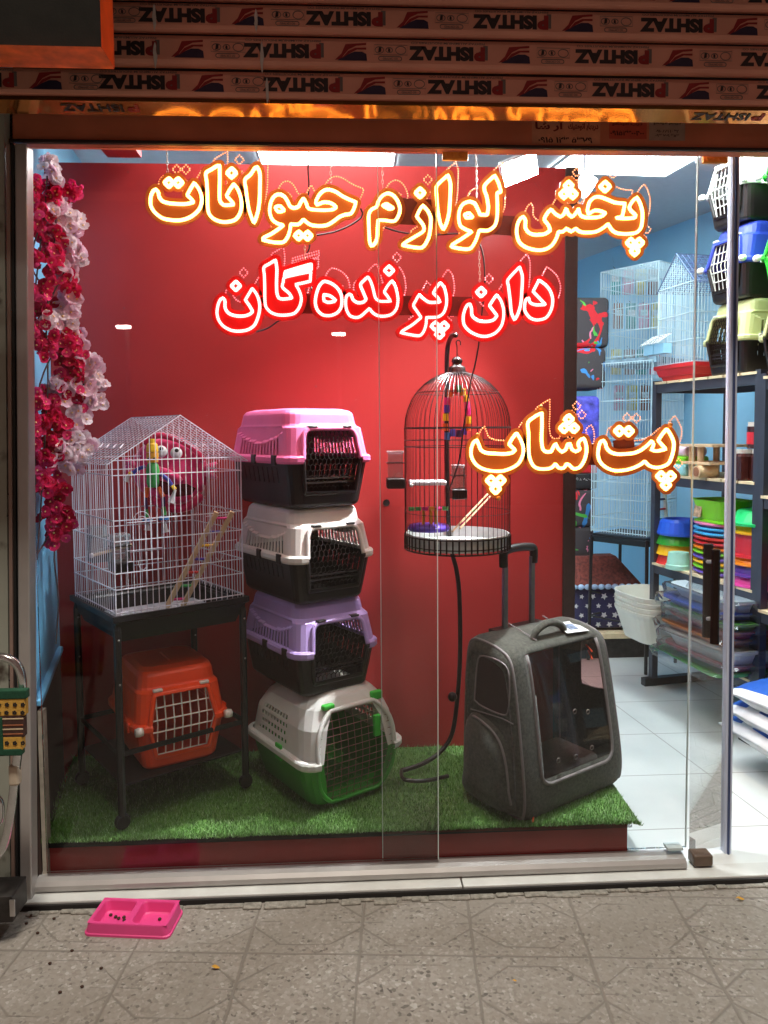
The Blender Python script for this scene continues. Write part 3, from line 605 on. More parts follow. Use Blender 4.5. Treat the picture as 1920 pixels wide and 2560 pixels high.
# ------------------------------------------------------------------ LED lettering (outlines of the letters, each sign hung behind the glass)
CA, CB, CC, CD = (360, 390, 5.184), (640, 390, 5.184), (900, 390, 4.366), (1270, 400, 4.366)
CE, CF, CG_, CH, CI = (520, 630, 5.925), (770, 640, 5.925), (980, 640, 3.95), (1160, 990, 5.184), (1460, 1020, 5.925)
def S(c, txt):                                     # an outline given in crop pixels
    v = [float(x) for x in txt.replace(',', ' ').split()]
    return [(c[0]+v[i]/c[2], c[1]+v[i+1]/c[2]) for i in range(0, len(v), 2)]
def D(c, x, y, h): return S(c, f'{x},{y-h} {x+h},{y} {x},{y+h} {x-h},{y}')
ROW1 = [
 ('te', [S(CA, '150,430 185,470 197,530 240,585 330,612 450,622 560,620 645,597 600,545 558,507 600,430 650,348 700,410 740,500 748,590 715,690 620,780 500,828 370,832 240,805 140,730 88,640 88,530 115,460')], [D(CA, 322, 345, 58), D(CA, 442, 345, 58)]),
 ('na', [S(CA, '980,120 982,300 978,480 985,580 1030,632 1110,635 1165,628 1120,570 1068,518 1110,440 1165,362 1215,430 1252,530 1264,640 1245,740 1190,820 1100,852 1000,852 900,812 840,740 825,640 822,480 812,330 803,222 880,170 940,133')], [D(CA, 1135, 220, 62)]),
 ('alef', [S(CA, '1465,138 1500,220 1502,400 1498,560 1480,700 1450,810 1425,868 1395,800 1360,690 1335,540 1320,420 1308,310 1380,240 1430,165')], []),
 ('hayv', [S(CB, '310,498 370,530 410,590 440,650 490,674 550,655 585,590 618,548 650,610 680,678 760,697 900,702 1000,692 1042,664 980,615 885,598 790,632 775,600 790,555 830,490 890,445 960,438 1040,468 1120,520 1200,560 1295,598 1270,680 1230,745 1150,762 1080,790 1000,850 920,895 820,907 720,895 660,862 615,822 560,880 500,887 450,882 440,960 410,1050 350,1117 220,1117 85,1087 100,1058 200,1008 300,940 355,897 270,870 210,820 180,740 180,660 200,580 245,515'),
           S(CB, '250,662 310,648 368,705 320,722 275,715')], [D(CB, 553, 1030, 55), D(CB, 668, 1032, 55)]),
 ('meem', [S(CC, '300,408 360,428 410,490 436,570 425,640 388,702 340,712 270,702 198,700 192,800 186,900 150,970 120,978 105,930 98,800 95,650 120,590 185,550 198,500 240,438'), S(CC, '245,542 290,520 365,570 320,580')], []),
 ('ze', [S(CC, '685,538 740,600 772,680 767,800 745,900 680,997 560,992 462,972 500,940 600,880 692,820 692,760 650,700 618,660 650,590')], [D(CC, 655, 402, 50)]),
 ('alef', [S(CC, '960,208 986,300 982,480 972,620 945,730 910,803 878,740 850,600 840,480 833,340 880,280 935,232')], []),
 ('lo', [S(CC, '1190,498 1250,520 1290,590 1310,640 1388,642 1400,560 1385,450 1358,330 1470,212 1510,290 1540,392 1495,402 1500,560 1495,680 1470,760 1400,812 1300,812 1280,880 1250,950 1200,1012 1100,1012 995,990 1010,965 1100,910 1220,828 1150,800 1095,760 1078,680 1085,600 1120,530'), S(CC, '1140,640 1190,620 1232,670 1160,676')], []),
 ('pakhsh', [S(CD, '165,618 190,660 190,740 230,795 300,817 400,807 462,770 440,710 398,650 430,580 470,538 520,590 575,622 610,590 635,530 660,590 700,622 740,580 770,530 790,600 850,627 960,627 1030,610 1065,580 1000,555 940,553 880,592 868,545 890,460 940,410 1000,403 1080,430 1170,465 1275,474 1260,560 1245,620 1178,632 1280,638 1385,632 1390,600 1340,550 1325,510 1360,450 1405,408 1440,470 1465,560 1465,660 1450,740 1400,792 1300,807 1200,800 1140,770 1090,697 1040,740 960,782 850,792 780,780 740,748 690,782 635,748 600,782 550,782 530,850 480,930 400,977 300,982 190,950 120,890 95,790 105,700 135,640')],
  [D(CD, 662, 280, 46), D(CD, 612, 372, 46), D(CD, 708, 372, 46), D(CD, 1060, 290, 55), D(CD, 1340, 903, 46), D(CD, 1432, 903, 46), D(CD, 1383, 995, 46)]),
]
ROW2 = [
 ('noon', [S(CE, '215,678 250,720 255,830 310,910 420,947 540,947 620,920 662,880 610,790 552,710 600,630 655,538 710,610 750,700 767,820 745,950 690,1080 600,1147 480,1172 350,1162 230,1100 160,1010 133,900 150,780 180,710')], [D(CE, 412, 502, 68)]),
 ('ga', [S(CE, '1000,118 1020,250 1015,450 1020,600 1050,680 1120,697 1245,682 1200,610 1103,520 1115,440 1130,380 1300,335 1522,290 1515,432 1400,460 1298,480 1350,570 1382,680 1360,800 1290,900 1180,932 1040,932 930,892 858,810 843,700 840,500 835,350 828,230 900,180'), S(CE, '1142,290 1330,232 1528,176 1528,268 1330,318 1130,366'), S(CE, '1150,325 1330,280 1520,222 1330,268')], []),
 ('he', [S(CF, '235,378 330,400 420,460 482,550 502,650 490,760 430,842 330,882 220,872 140,800 108,690 125,560 170,440'), S(CF, '230,573 320,588 408,650 390,672 300,687 235,662')], []),
 ('nd', [S(CF, '600,568 640,580 670,650 740,692 820,682 862,640 820,540 778,430 820,370 890,308 930,380 960,470 1000,620 1060,667 1150,672 1225,670 1180,600 1128,530 1180,440 1240,368 1290,440 1322,560 1332,660 1310,780 1240,862 1130,892 1030,882 960,840 910,777 850,832 780,892 710,912 620,882 570,790 558,680 570,600')], [D(CF, 1200, 215, 68)]),
 ('par', [S(CG_, '265,383 310,420 370,457 475,455 450,410 407,365 440,310 475,262 515,310 537,400 537,480 510,560 450,602 340,607 335,680 310,750 270,787 180,777 85,757 110,735 200,680 288,608 250,550 213,490 235,440')], [D(CG_, 427, 692, 42), D(CG_, 515, 692, 42), D(CG_, 470, 772, 42)]),
 ('noon', [S(CG_, '770,473 785,520 792,590 850,637 930,647 1000,632 1038,590 1000,540 962,490 1000,430 1035,383 1075,440 1100,520 1102,600 1080,690 1020,760 940,792 860,787 770,745 713,680 703,600 720,530 745,483')], [D(CG_, 880, 357, 46)]),
 ('alef', [S(CG_, '1260,108 1287,200 1282,350 1270,480 1240,580 1210,632 1180,560 1165,420 1150,300 1143,240 1200,170')], []),
 ('dal', [S(CG_, '1350,413 1365,460 1420,482 1515,480 1460,420 1393,350 1420,300 1450,238 1510,280 1560,340 1587,430 1572,530 1520,610 1430,632 1360,607 1313,540 1313,460 1325,428')], []),
]
ROW3 = [
 ('pe', [S(CH, '165,568 195,640 220,700 290,737 400,747 520,752 620,737 664,700 620,660 583,625 620,560 680,478 730,560 767,660 762,760 710,870 620,932 500,972 370,972 240,942 150,880 98,790 93,690 120,610')], [D(CH, 350, 1097, 58), D(CH, 472, 1095, 58), D(CH, 410, 1205, 60)]),
 ('sha', [S(CH, '1010,218 1010,400 1005,560 1020,680 1060,722 1130,722 1165,650 1190,618 1220,680 1270,727 1320,690 1345,625 1375,618 1400,690 1450,722 1503,690 1480,620 1510,570 1555,548 1582,630 1587,720 1560,830 1500,922 1420,942 1360,890 1330,878 1290,932 1230,932 1185,878 1130,932 1040,947 950,937 890,892 848,790 838,650 838,500 828,350 900,280 970,237')], [D(CH, 1358, 302, 56), D(CH, 1298, 417, 56), D(CH, 1427, 417, 56)]),
 ('pat', [S(CI, '285,478 320,530 335,590 390,650 480,682 600,682 740,667 850,620 940,550 1003,488 1030,540 998,622 1080,637 1213,610 1150,540 1098,480 1150,400 1225,308 1280,390 1327,500 1327,600 1300,720 1250,822 1150,872 1050,882 960,850 900,787 830,842 720,892 600,922 450,927 330,882 240,800 208,700 215,600 240,510')], [D(CI, 522, 342, 66), D(CI, 662, 345, 66), D(CI, 1143, 1010, 66), D(CI, 1285, 1012, 66), D(CI, 1215, 1143, 66)]),
]
def sharp_spline(pts):                 # smooth closed outline that keeps the pen corners
    V = [Vector((p[0], p[1], 0)) for p in pts]; N = len(V); out = []
    if N == 4:
        for i in range(4):
            for k in range(6): out.append(V[i].lerp(V[(i+1) % 4], k/6))
        return out
    ang = []
    for i in range(N):
        a, b = (V[i]-V[i-1]), (V[(i+1) % N]-V[i]); ang.append(a.angle(b, 0) > R(62))
    for i in range(N):
        a, b, c, d = V[i-1], V[i], V[(i+1) % N], V[(i+2) % N]
        m1 = (c-b)*.9 if ang[i] else (c-a)*.45; m2 = (c-b)*.9 if ang[(i+1) % N] else (d-b)*.45
        L = (c-b).length; m1 = m1.normalized()*min(m1.length, L); m2 = m2.normalized()*min(m2.length, L)
        for k in range(8):
            t = k/8; out.append((2*t**3-3*t*t+1)*b+(t**3-2*t*t+t)*m1+(-2*t**3+3*t*t)*c+(t**3-t*t)*m2)
    return out
def resample(pts, step):
    pts = pts+[pts[0]]; L = [0]
    for a, b in zip(pts, pts[1:]): L.append(L[-1]+(b-a).length)
    n = max(8, int(L[-1]/step)); out = []; j = 0
    for i in range(n):
        s = L[-1]*i/n
        while L[j+1] < s: j += 1
        out.append(pts[j].lerp(pts[j+1], (s-L[j])/max(L[j+1]-L[j], 1e-9)))
    return out
def plate_polys(outs, off):            # outline of everything within `off` of the letters (marching squares on a distance field)
    P_ = [np.array([(v.x, v.y) for v in resample(o, 4)]) for o in outs]
    al = np.concatenate(P_); x0, y0 = al.min(0)-off-6; x1, y1 = al.max(0)+off+6; st = 2.0
    xs = np.arange(x0, x1, st); ys = np.arange(y0, y1, st); X, Y = np.meshgrid(xs, ys); f = np.full(X.shape, 1e9)
    for q in P_:
        for a in range(0, len(q), 60):
            seg = q[a:a+60]; d = np.sqrt(((X[..., None]-seg[:, 0])**2+(Y[..., None]-seg[:, 1])**2).min(-1)); f = np.minimum(f, d)
        ins = np.zeros(X.shape, bool); b = np.roll(q, -1, 0)
        for (ax, ay), (bx, by) in zip(q, b):
            c = ((ay > Y) != (by > Y)); ins ^= c & (X < (bx-ax)*(Y-ay)/((by-ay) if by != ay else 1e-9)+ax)
        f[ins] = np.minimum(f[ins], 0)
    f -= off; nxt = {}
    ip = lambda i0, j0, i1, j1: (lambda t: (xs[i0]+(xs[i1]-xs[i0])*t, ys[j0]+(ys[j1]-ys[j0])*t))(f[j0, i0]/(f[j0, i0]-f[j1, i1]))
    E = {}
    for j in range(len(ys)-1):
        row = (f[j] < 0).astype(int)
        row2 = (f[j+1] < 0).astype(int)
        s4 = row[:-1]+row[1:]+row2[:-1]+row2[1:]
        for i in np.nonzero((s4 > 0) & (s4 < 4))[0]:
            k = row[i] | row[i+1] << 1 | row2[i+1] << 2 | row2[i] << 3
            T = ('h', i, j); B = ('h', i, j+1); L = ('v', i, j); Rr = ('v', i+1, j)
            E.setdefault(T, ip(i, j, i+1, j) if row[i] != row[i+1] else None); E.setdefault(L, ip(i, j, i, j+1) if row[i] != row2[i] else None)
            if row2[i] != row2[i+1]: E[B] = ip(i, j+1, i+1, j+1)
            if row[i+1] != row2[i+1]: E[Rr] = ip(i+1, j, i+1, j+1)
            for a, b in {1: [(L, T)], 2: [(T, Rr)], 3: [(L, Rr)], 4: [(Rr, B)], 5: [(L, T), (Rr, B)], 6: [(T, B)], 7: [(L, B)], 8: [(B, L)], 9: [(B, T)], 10: [(T, Rr), (B, L)], 11: [(B, Rr)], 12: [(Rr, L)], 13: [(Rr, T)], 14: [(T, L)]}[k]: nxt[a] = b
    loops = []
    while nxt:
        a, b = nxt.popitem(); lp = [E[a], E[b]]
        while b in nxt: c = nxt.pop(b); lp.append(E[c]); b = c
        if len(lp) > 12: loops.append(lp[:-1])
    return loops
def plate_mesh(loops, Y, th):
    cu = bpy.data.curves.new('outline', 'CURVE'); cu.dimensions = '2D'; cu.fill_mode = 'BOTH'; cu.extrude = th/2
    for lp in loops:
        lp = [lp[i] for i in range(0, len(lp), 2)]
        s = cu.splines.new('POLY'); s.points.add(len(lp)-1); s.use_cyclic_u = True
        for p, q in zip(s.points, lp): p.co = (q[0]/1000, -q[1]/1000, 0, 1)
    o = bpy.data.objects.new('outline', cu); COL.objects.link(o)
    me = bpy.data.meshes.new_from_object(o.evaluated_get(bpy.context.evaluated_depsgraph_get()))
    mb = MB().add([P(v.co.x*1000, -v.co.y*1000, Y)+Vector((0, -v.co.z, 0)) for v in me.vertices], [list(p.vertices) for p in me.polygons])
    bpy.data.objects.remove(o); bpy.data.curves.remove(cu); bpy.data.meshes.remove(me)
    return mb
def led_sign(label, rows, Yl, plate_m, led_m, ghost_m, bars, chains, rad=4.2, off=13.5, screws=()):
    c = P(*rows[0][1][0][0], Yl+.03)
    t = thing('led_sign', label, 'LED sign', c); o = tuple(c); k = MPP(Yl)
    back = MB()
    for _, outs, dots in rows:
        loops = [resample(sharp_spline(q), 2.6) for q in outs+dots]
        tubes = MB()
        for i, q in enumerate(loops):
            big = i < len(outs)
            tubes.tube([P(v.x, v.y, Yl) for v in q], [k*rad*(1.0 if big else 1.12)*(.88+.2*(j % 2)) for j in range(len(q))], 6, closed=True)
        tubes.build('glowing_letter', led_m, t, org=o, smooth=True)
        plate_mesh(plate_polys(loops, off), Yl+.014, .004).build('backing_plate', plate_m, t, org=o)
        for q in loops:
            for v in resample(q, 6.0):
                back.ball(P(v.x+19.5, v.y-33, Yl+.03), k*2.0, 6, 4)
    bo = back.build('ghost_reflection_dot', ghost_m, t, org=o); bo['kind'] = 'stuff'  # glowing beads stand in for the letters' double reflection in the glass
    bm = mat('sign_bar_'+plate_m.name, (.12, .012, .006), .5)
    for (ax, ay, bx, by, hh) in bars:
        a, b = P(ax, ay, Yl+.024), P(bx, by, Yl+.024)
        MB().flatbar(a, b, hh*k, .003, up=(0, 1, 0)).build('joining_bar', bm, t, org=o)
    for (px, py0, py1) in chains:
        mb = MB(); a, b = P(px, py0, Yl+.02), P(px+2, py1, Yl+.02); n = max(2, int((a-b).length/.011)); d = (b-a)/n; u = Vector((1, 0, 0)) ; u2 = Vector((0, 1, 0))
        for i in range(n):
            m_ = a+d*(i+.5); s = u if i % 2 else u2
            mb.tube([m_+d*.62*math.cos(q)+s*.0028*math.sin(q) for q in [2*math.pi*j/8 for j in range(8)]], .0008, 4, closed=True)
        mb.build('hanging_chain', mat('chain_steel', (.55, .5, .45), .3, .8), t, org=o)
    for px, py in screws:
        MB().ball(P(px, py, Yl+.004), k*6.5, 8, 6).build('suction_cup', mat('clear_orange_cup', (.6, .2, .03), .25), t, org=o)
    return t
yl = emit('yellow_led', (1.0, .58, .13), 9.0); rl_ = emit('red_led', (1.0, .11, .10), 13.0)
yd = emit('yellow_ghost_glow', (1.0, .34, .12), 1.7); rd = emit('red_ghost_glow', (1.0, .2, .24), 1.3)
def acrylic(name, col, tcol):
    m, n, l = nodes_of(name); b = n['Principled BSDF']; b.inputs['Base Color'].default_value = (*col, 1); b.inputs['Roughness'].default_value = .35
    nz = n.new('ShaderNodeTexNoise'); nz.inputs['Scale'].default_value = 14; tc = n.new('ShaderNodeTexCoord'); l.new(tc.outputs['Object'], nz.inputs['Vector'])
    mr = n.new('ShaderNodeMix'); mr.data_type = 'RGBA'; l.new(nz.outputs['Fac'], mr.inputs[0]); mr.inputs[6].default_value = (*[c*.8 for c in col], 1); mr.inputs[7].default_value = (*[c*1.2 for c in col], 1); l.new(mr.outputs[2], b.inputs['Base Color'])
    t = n.new('ShaderNodeBsdfTranslucent'); t.inputs[0].default_value = (*tcol, 1); mx = n.new('ShaderNodeMixShader'); mx.inputs[0].default_value = .45
    l.new(b.outputs[0], mx.inputs[1]); l.new(t.outputs[0], mx.inputs[2]); l.new(mx.outputs[0], n['Material Output'].inputs[0]); return m
yp = acrylic('amber_acrylic', (.14, .021, .001), (.9, .45, .15)); rp_ = acrylic('red_acrylic', (.26, .005, .003), (.95, .12, .12))
YL = .075
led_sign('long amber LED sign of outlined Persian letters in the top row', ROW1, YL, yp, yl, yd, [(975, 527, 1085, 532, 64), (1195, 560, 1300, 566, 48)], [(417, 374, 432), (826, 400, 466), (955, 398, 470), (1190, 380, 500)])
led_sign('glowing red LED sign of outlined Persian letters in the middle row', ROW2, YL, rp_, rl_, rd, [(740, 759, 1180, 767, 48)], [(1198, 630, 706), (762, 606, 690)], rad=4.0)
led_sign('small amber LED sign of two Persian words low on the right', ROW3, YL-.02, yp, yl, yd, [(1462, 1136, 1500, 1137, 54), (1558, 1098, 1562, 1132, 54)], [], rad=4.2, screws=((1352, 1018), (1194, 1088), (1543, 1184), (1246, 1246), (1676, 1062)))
# dark cable looping behind the signs and down to the floor
cb_ = MB()
cm = mat('black_cable', (.015, .008, .008), .5)
Yc = .13
cb_.tube([P(x, y, Yc) for x, y in [tuple(v)[:2] for v in catmull([(773, 372, 0), (770, 420, 0), (772, 470, 0), (765, 560, 0), (774, 614, 0), (764, 645, 0), (772, 690, 0), (790, 770, 0)], False, 5)]], .0026, 6)
cb_.tube([P(x, y, Yc) for x, y in [tuple(v)[:2] for v in catmull([(1196, 600, 0), (1208, 640, 0), (1212, 700, 0), (1205, 780, 0), (1198, 850, 0), (1190, 900, 0), (1176, 960, 0), (1160, 1060, 0), (1148, 1150, 0), (1120, 1232, 0)], False, 5)]], .0026, 6)
cb_.tube([P(x, y, Yc-.02) for x, y in [tuple(v)[:2] for v in catmull([(792, 588, 0), (835, 580, 0), (872, 565, 0), (898, 548, 0), (906, 535, 0), (902, 522, 0)], False, 5)]], .0026, 6)
cb_.tube([P(x, y, Yc-.02) for x, y in [tuple(v)[:2] for v in catmull([(960, 568, 0), (1000, 580, 0), (1060, 588, 0), (1120, 585, 0), (1150, 584, 0)], False, 5)]], .0026, 6)
cb_.tube([P(x, y, Yc-.02) for x, y in [tuple(v)[:2] for v in catmull([(640, 830, 0), (670, 820, 0), (692, 805, 0), (706, 796, 0)], False, 5)]], .0026, 6)
tag(cb_.build('power_cable', cm, org=tuple(P(1200, 700, Yc))), 'thin dark power cable running behind the lettering past the round cage', 'cable')
# ------------------------------------------------------------------ pet carriers
def rr_ring(yf, yb, wd, r, z, nf, ns, nc=4, inset=None):
    """rounded rectangle, front edge first; returns points and tags"""
    pts = []; tg = []; hw = wd/2; r = min(r, hw*.95, (yb-yf)*.45)
    def edge(a, b, n, t):
        for i in range(n):
            k = i/n; pts.append((a[0]+(b[0]-a[0])*k, a[1]+(b[1]-a[1])*k, z)); tg.append((t, k+.5/n))
    def arc(cx, cy, a0):
        for i in range(nc):
            a = R(a0+90*i/nc); pts.append((cx+r*math.cos(a), cy+r*math.sin(a), z)); tg.append(('c', 0))
    edge((-hw+r, yf), (hw-r, yf), nf, 'f'); arc(hw-r, yf+r, -90)
    edge((hw, yf+r), (hw, yb-r), ns, 'r'); arc(hw-r, yb-r, 0)
    edge((hw-r, yb), (-hw+r, yb), nf, 'b'); arc(-hw+r, yb-r, 90)
    edge((-hw, yb-r), (-hw, yf+r), ns, 'l'); arc(-hw+r, yf+r, 180)
    return pts, tg
def interp(tab, z):
    for (a, *A), (b, *B) in zip(tab, tab[1:]):
        if z <= b: t = (z-a)/(b-a) if b > a else 0; return [p+(q-p)*t for p, q in zip(A, B)]
    return list(tab[-1][1:])
def carrier(label, loc, rz, W, L, H, zr, top_m, bot_m, door_m, style, rim_m=None, clip_m=None, group=None, name='pet_carrier', vis=1.0):
    t = thing(name, label, 'pet carrier', loc, rz, group)
    hl = L/2; clip_m = clip_m or bot_m; rim_m = rim_m or top_m
    if style == 'wire':
        low = [(0, W*.62, .06, -.05, .03), (.02, W*.8, .02, -.02, .05), (zr*.6, W*.93, .006, -.006, .06), (zr, W, 0, 0, .06)]
        up = [(zr, W*.99, .0, 0, .06), (zr+(H-zr)*.5, W*.93, .012, -.015, .07), (zr+(H-zr)*.78, W*.82, .03, -.05, .08), (zr+(H-zr)*.93, W*.68, .05, -.09, .08), (H, W*.52, .075, -.13, .07)]
    else:
        low = [(0, W*.74, .035, -.02, .03), (.01, W*.8, .024, -.012, .035), (zr*.45, W*.86, .016, -.008, .035), (zr, W*.95, .004, -.002, .04)]
        up = [(zr, W*.965, .002, 0, .04), (zr+(H-zr)*.62, W*.89, .022, -.02, .045), (zr+(H-zr)*.66, W*.85, .042, -.03, .045), (zr+(H-zr)*.88, W*.82, .05, -.04, .045), (zr+(H-zr)*.95, W*.78, .06, -.05, .04), (zr+(H-zr)*.985, W*.72, .075, -.065, .035), (H, W*.63, .095, -.085, .03)]
    nf, ns = 20, 64
    def prof(tab, z): w_, f, b, r = interp(tab, z); return -hl+f, hl+b, w_, r
    # door opening: half width at height z, and its top and bottom
    zo0 = zr*.3 if style != 'wire' else .022
    zo1 = zr+(H-zr)*(.6 if style != 'wire' else .78)
    if style == 'hex': hwf = lambda z: (W*.335-.02*abs(z-zr)/zr)*(1 if z < zo1-.03 else math.sqrt(max(0, 1-((z-zo1+.03)/.03)**2))*.25+.75)
    elif style == 'wire': hwf = lambda z: W*.40*max(0, 1-abs((z-zr*1.05)/(zo1-zo0)*2)**3.2*.42)
    else: hwf = lambda z: W*.36-.22*abs(z-zr*1.02)
    tabz = lambda z: prof(low if z <= zr else up, z)
    fy = lambda z: tabz(z)[0]
    smile = lambda k: zr+(H-zr)*(.34+.34*abs(2*k-1)**1.9)
    def shell(tab, z0, z1, part, m):
        n = max(4, int((z1-z0)/.0065)); rings = []; tg = None
        for i in range(n+1):
            z = z0+(z1-z0)*i/n; yf, yb, w_, r = prof(tab, z); pts, tg = rr_ring(yf, yb, w_, r, z, nf, ns)
            if style == 'hex' and part == 'top_shell':            # recessed curved panel in the sides above the slots
                pts = [(p[0]*(.955 if (tg[j][0] in 'rl' and p[2] > smile(.12+.76*tg[j][1]) and p[2] < zr+(H-zr)*.64) else 1), p[1], p[2]) for j, p in enumerate(pts)]
            rings.append(pts)
        def skip(c, k, i):
            T, u = tg[i]
            if T == 'f' and zo0 < c.z < zo1 and abs(c.x) < hwf(c.z): return True
            if T in 'rlb':
                q = int(u*ns)
                if T == 'b': q = int(u*nf*3)
                if style == 'hex':
                    if part == 'top_shell': return T in 'rl' and 5 < q < ns-5 and q % 4 < 2 and zr+.015 < c.z < min(smile(.12+.76*u)-.006, zr+(H-zr)*.58)
                    return (q % 6 == 0 and 4 < q < ns-6 and zr*.52 < c.z < zr*.84)
                if style == 'wire' and part == 'top_shell' and T in 'rl':
                    kk = int((c.z-zr)/.0065); uu = u if T == 'l' else 1-u
                    return .06 < uu < .72 and zr+.03 < c.z < zr+(H-zr)*.66 and kk % 4 in (1, 2) and (q+2*(kk//4)) % 5 < 3
                if style == 'grid' and part == 'top_shell' and T in 'rl': return (q % 4 == 0 and (ns*.62 < q < ns*.86 if T == 'l' else ns*.14 < q < ns*.38) and zr+.03 < c.z < zr+(H-zr)*.55)
            return False
        mb = MB().loft(rings, z0 == 0, z1 == H, skip=skip)
        return mb.build(part, m, t, smooth=False, solid=.0025)
    b_ = shell(low, 0, zr, 'base_shell', bot_m); tp = shell(up, zr, H, 'top_shell', top_m)
    # rim flange, broken at the door
    rg = []; yf, yb, w_, r = prof(low, zr); tgs = None
    for ex, dz in ((.0, -.013), (.012, -.013), (.016, -.006), (.016, .007), (.011, .013), (-.004, .014)):
        pts, tgs = rr_ring(yf-ex, yb+ex, w_+2*ex, .045+ex, zr+dz, nf, 16); rg.append(pts)
    MB().loft(rg, False, False, skip=lambda c, k, i: tgs[i][0] == 'f' and abs(c.x) < hwf(zr)+.004).build('rim', rim_m, t)
    # door frame
    N = 40; zs = [zo0+(zo1-zo0)*i/N for i in range(N+1)]
    path = [(-hwf(z), fy(z)-.004, z) for z in zs]+[(hwf(z), fy(z)-.004, z) for z in reversed(zs)]
    upr = [p for p in path if p[2] >= zr]; 
    MB().tube(upr, .0085, 6).build('door_arch', top_m, t, smooth=True)
    lo = [p for p in path[::-1] if p[2] <= zr]; i0 = next(i for i in range(len(lo)) if lo[i][2] <= zr)
    lo = [(hwf(z), fy(z)-.004, z) for z in reversed(zs) if z <= zr]+[(-hwf(z), fy(z)-.004, z) for z in zs if z <= zr]
    MB().tube(lo, .0075, 6).build('door_sill', bot_m, t, smooth=True)
    # the door
    dm = MB(); Y_ = lambda z: fy(z)+.006
    if style == 'hex':
        a = .0105; row = 0; z = zo0+.012
        while z < zo1-.008:
            x = -W*.36+(row % 2)*a*.9
            while x < W*.36:
                if abs(x) < hwf(z)-.008:
                    v = [(x+a*.9*math.cos(R(30+60*k)), z+a*1.15*math.sin(R(30+60*k))) for k in range(4)]
                    for p, q in zip(v, v[1:]):
                        if zo0 < min(p[1], q[1]) and max(p[1], q[1]) < zo1: dm.bar((p[0], Y_(p[1]), p[1]), (q[0], Y_(q[1]), q[1]), .0014)
                x += a*1.62
            z += a*1.75; row += 1
        for z in (zo0+.035, zo0+.05): dm.flatbar((-hwf(z), Y_(z)-.003, z), (hwf(z), Y_(z)-.003, z), .004, .006, up=(0, 0, 1))
    else:
        nv, nh, rr, flat = (11, 13, .0011, 0) if style == 'wire' else (9, 6, .0024, 1)
        for i in range(nv):
            x = -W*.40+W*.8*(i+.5)/nv
            ok = [z for z in zs if abs(x) < hwf(z)-.002]
            if len(ok) > 1: dm.tube([(x, Y_(z), z) for z in ok[::3]+[ok[-1]]], rr, 5)
        for j in range(nh):
            z = zo0+(zo1-zo0)*(j+.5)/nh if style == 'wire' else zo0+.006+(zo1-zo0-.012)*j/(nh-1)
            h = hwf(z)-.003
            if h > .01: dm.bar((-h, Y_(z)-.002, z), (h, Y_(z)-.002, z), rr*1.1, n=5)
        if style == 'grid': dm.tube([(s_*(hwf(z)-.005), Y_(z), z) for s_ in (-1,) for z in zs[::2]], .003, 5); dm.tube([((hwf(z)-.005), Y_(z), z) for z in zs[::2]], .003, 5)
    d = dm.build('door', door_m, t)
    if style == 'wire':
        MB().rbox((W*.22, fy(H*.62)-.004, zr+(zo1-zr)*.5), (.026, .018, .075), .006).build('latch', clip_m, d, smooth=True)
        for sx in (-.24, .27): MB().rbox((sx*W, fy(zo1)+.004, zo1+.012), (.045, .022, .018 if sx < 0 else .03), .006).build('hinge_clip', clip_m, t, smooth=True)
    if style == 'hex':
        for sx in (-.2, .2): MB().rbox((sx*W, fy(zo1)-.004, zo1+.006), (.034, .02, .007), .003).build('hinge_clip', clip_m, t)
    if style == 'grid':
        for sx in (-1, 1): MB().lathe([(.001, -.012), (.013, -.012), (.015, 0), (.013, .012), (.001, .012)], 12).build('knob', rim_m if rim_m is not top_m else door_m, t, smooth=True).matrix_local = Matrix.Translation((sx*W*.475, -hl-.012, zr+.002)) @ Matrix.Rotation(R(90), 4, 'Y')
        for sx in (-.25, .25): MB().rbox((sx*W, fy(zo1)-.003, zo1+.012), (.032, .016, .010), .004).build('hinge_clip', door_m, t, smooth=True)
    # rim clips along both sides
    ys = (.18, .5) if style != 'wire' else (.42,)
    for sx in (-1, 1):
        for k in ys:
            y = -hl+L*k; MB().rbox((sx*(W*.475+.016), y, zr-.001), (.008, .03 if style != 'wire' else .042, .034 if style != 'wire' else .055), .003).build('rim_clip', clip_m, t)
    if style != 'wire':
        MB().tube(catmull([(0, -hl*.3, H-.004), (0, -hl*.25, H+.0), (0, hl*.25, H+.0), (0, hl*.3, H-.004)], False, 4), .004, 6).build('handle', top_m, t)
    return t
def pl(name, rgb, rough=.42): return mat(name, lin(rgb), rough, var=.05, scale=10, bump=.06, bscale=300)
blk = pl('black_plastic', (30, 24, 24), .38)
A_ = R(33)
def at_front(px, py, Y, L, a): p = P(px, py, Y); return Vector((p.x-math.sin(a)*L/2, p.y+math.cos(a)*L/2, 0))
def put(px, Y, L, a, z): v = at_front(px, 1900, Y, L, a); v.z = z; return v
big = carrier('large white pet carrier with a green base and wire door', put(893, .205, .44, A_, ZG-.006), A_, .385, .44, .375, .165,
    pl('carrier_white', (222, 222, 218)), pl('carrier_green', (58, 150, 48)), mat('wire_brown', lin((150, 120, 105)), .35, .6), 'wire', clip_m=pl('clip_green', (60, 190, 60)))
zt1 = ZG+.362
carrier('lavender topped pet carrier with a black base in the stack', put(855, .235, .44, A_, zt1), A_, .33, .44, .315, .15, pl('carrier_lavender', (186, 160, 222)), blk, blk, 'hex')
zt2 = zt1+.314
carrier('off white topped pet carrier with a black base in the stack', put(846, .225, .45, A_, zt2), A_, .33, .45, .322, .155, pl('carrier_offwhite', (226, 220, 214)), blk, blk, 'hex')
zt3 = zt2+.321
carrier('pink topped pet carrier with a black base at the top of the stack', put(840, .225, .46, A_, zt3), A_, .335, .46, .33, .16, pl('carrier_pink', (240, 120, 172)), blk, blk, 'hex')
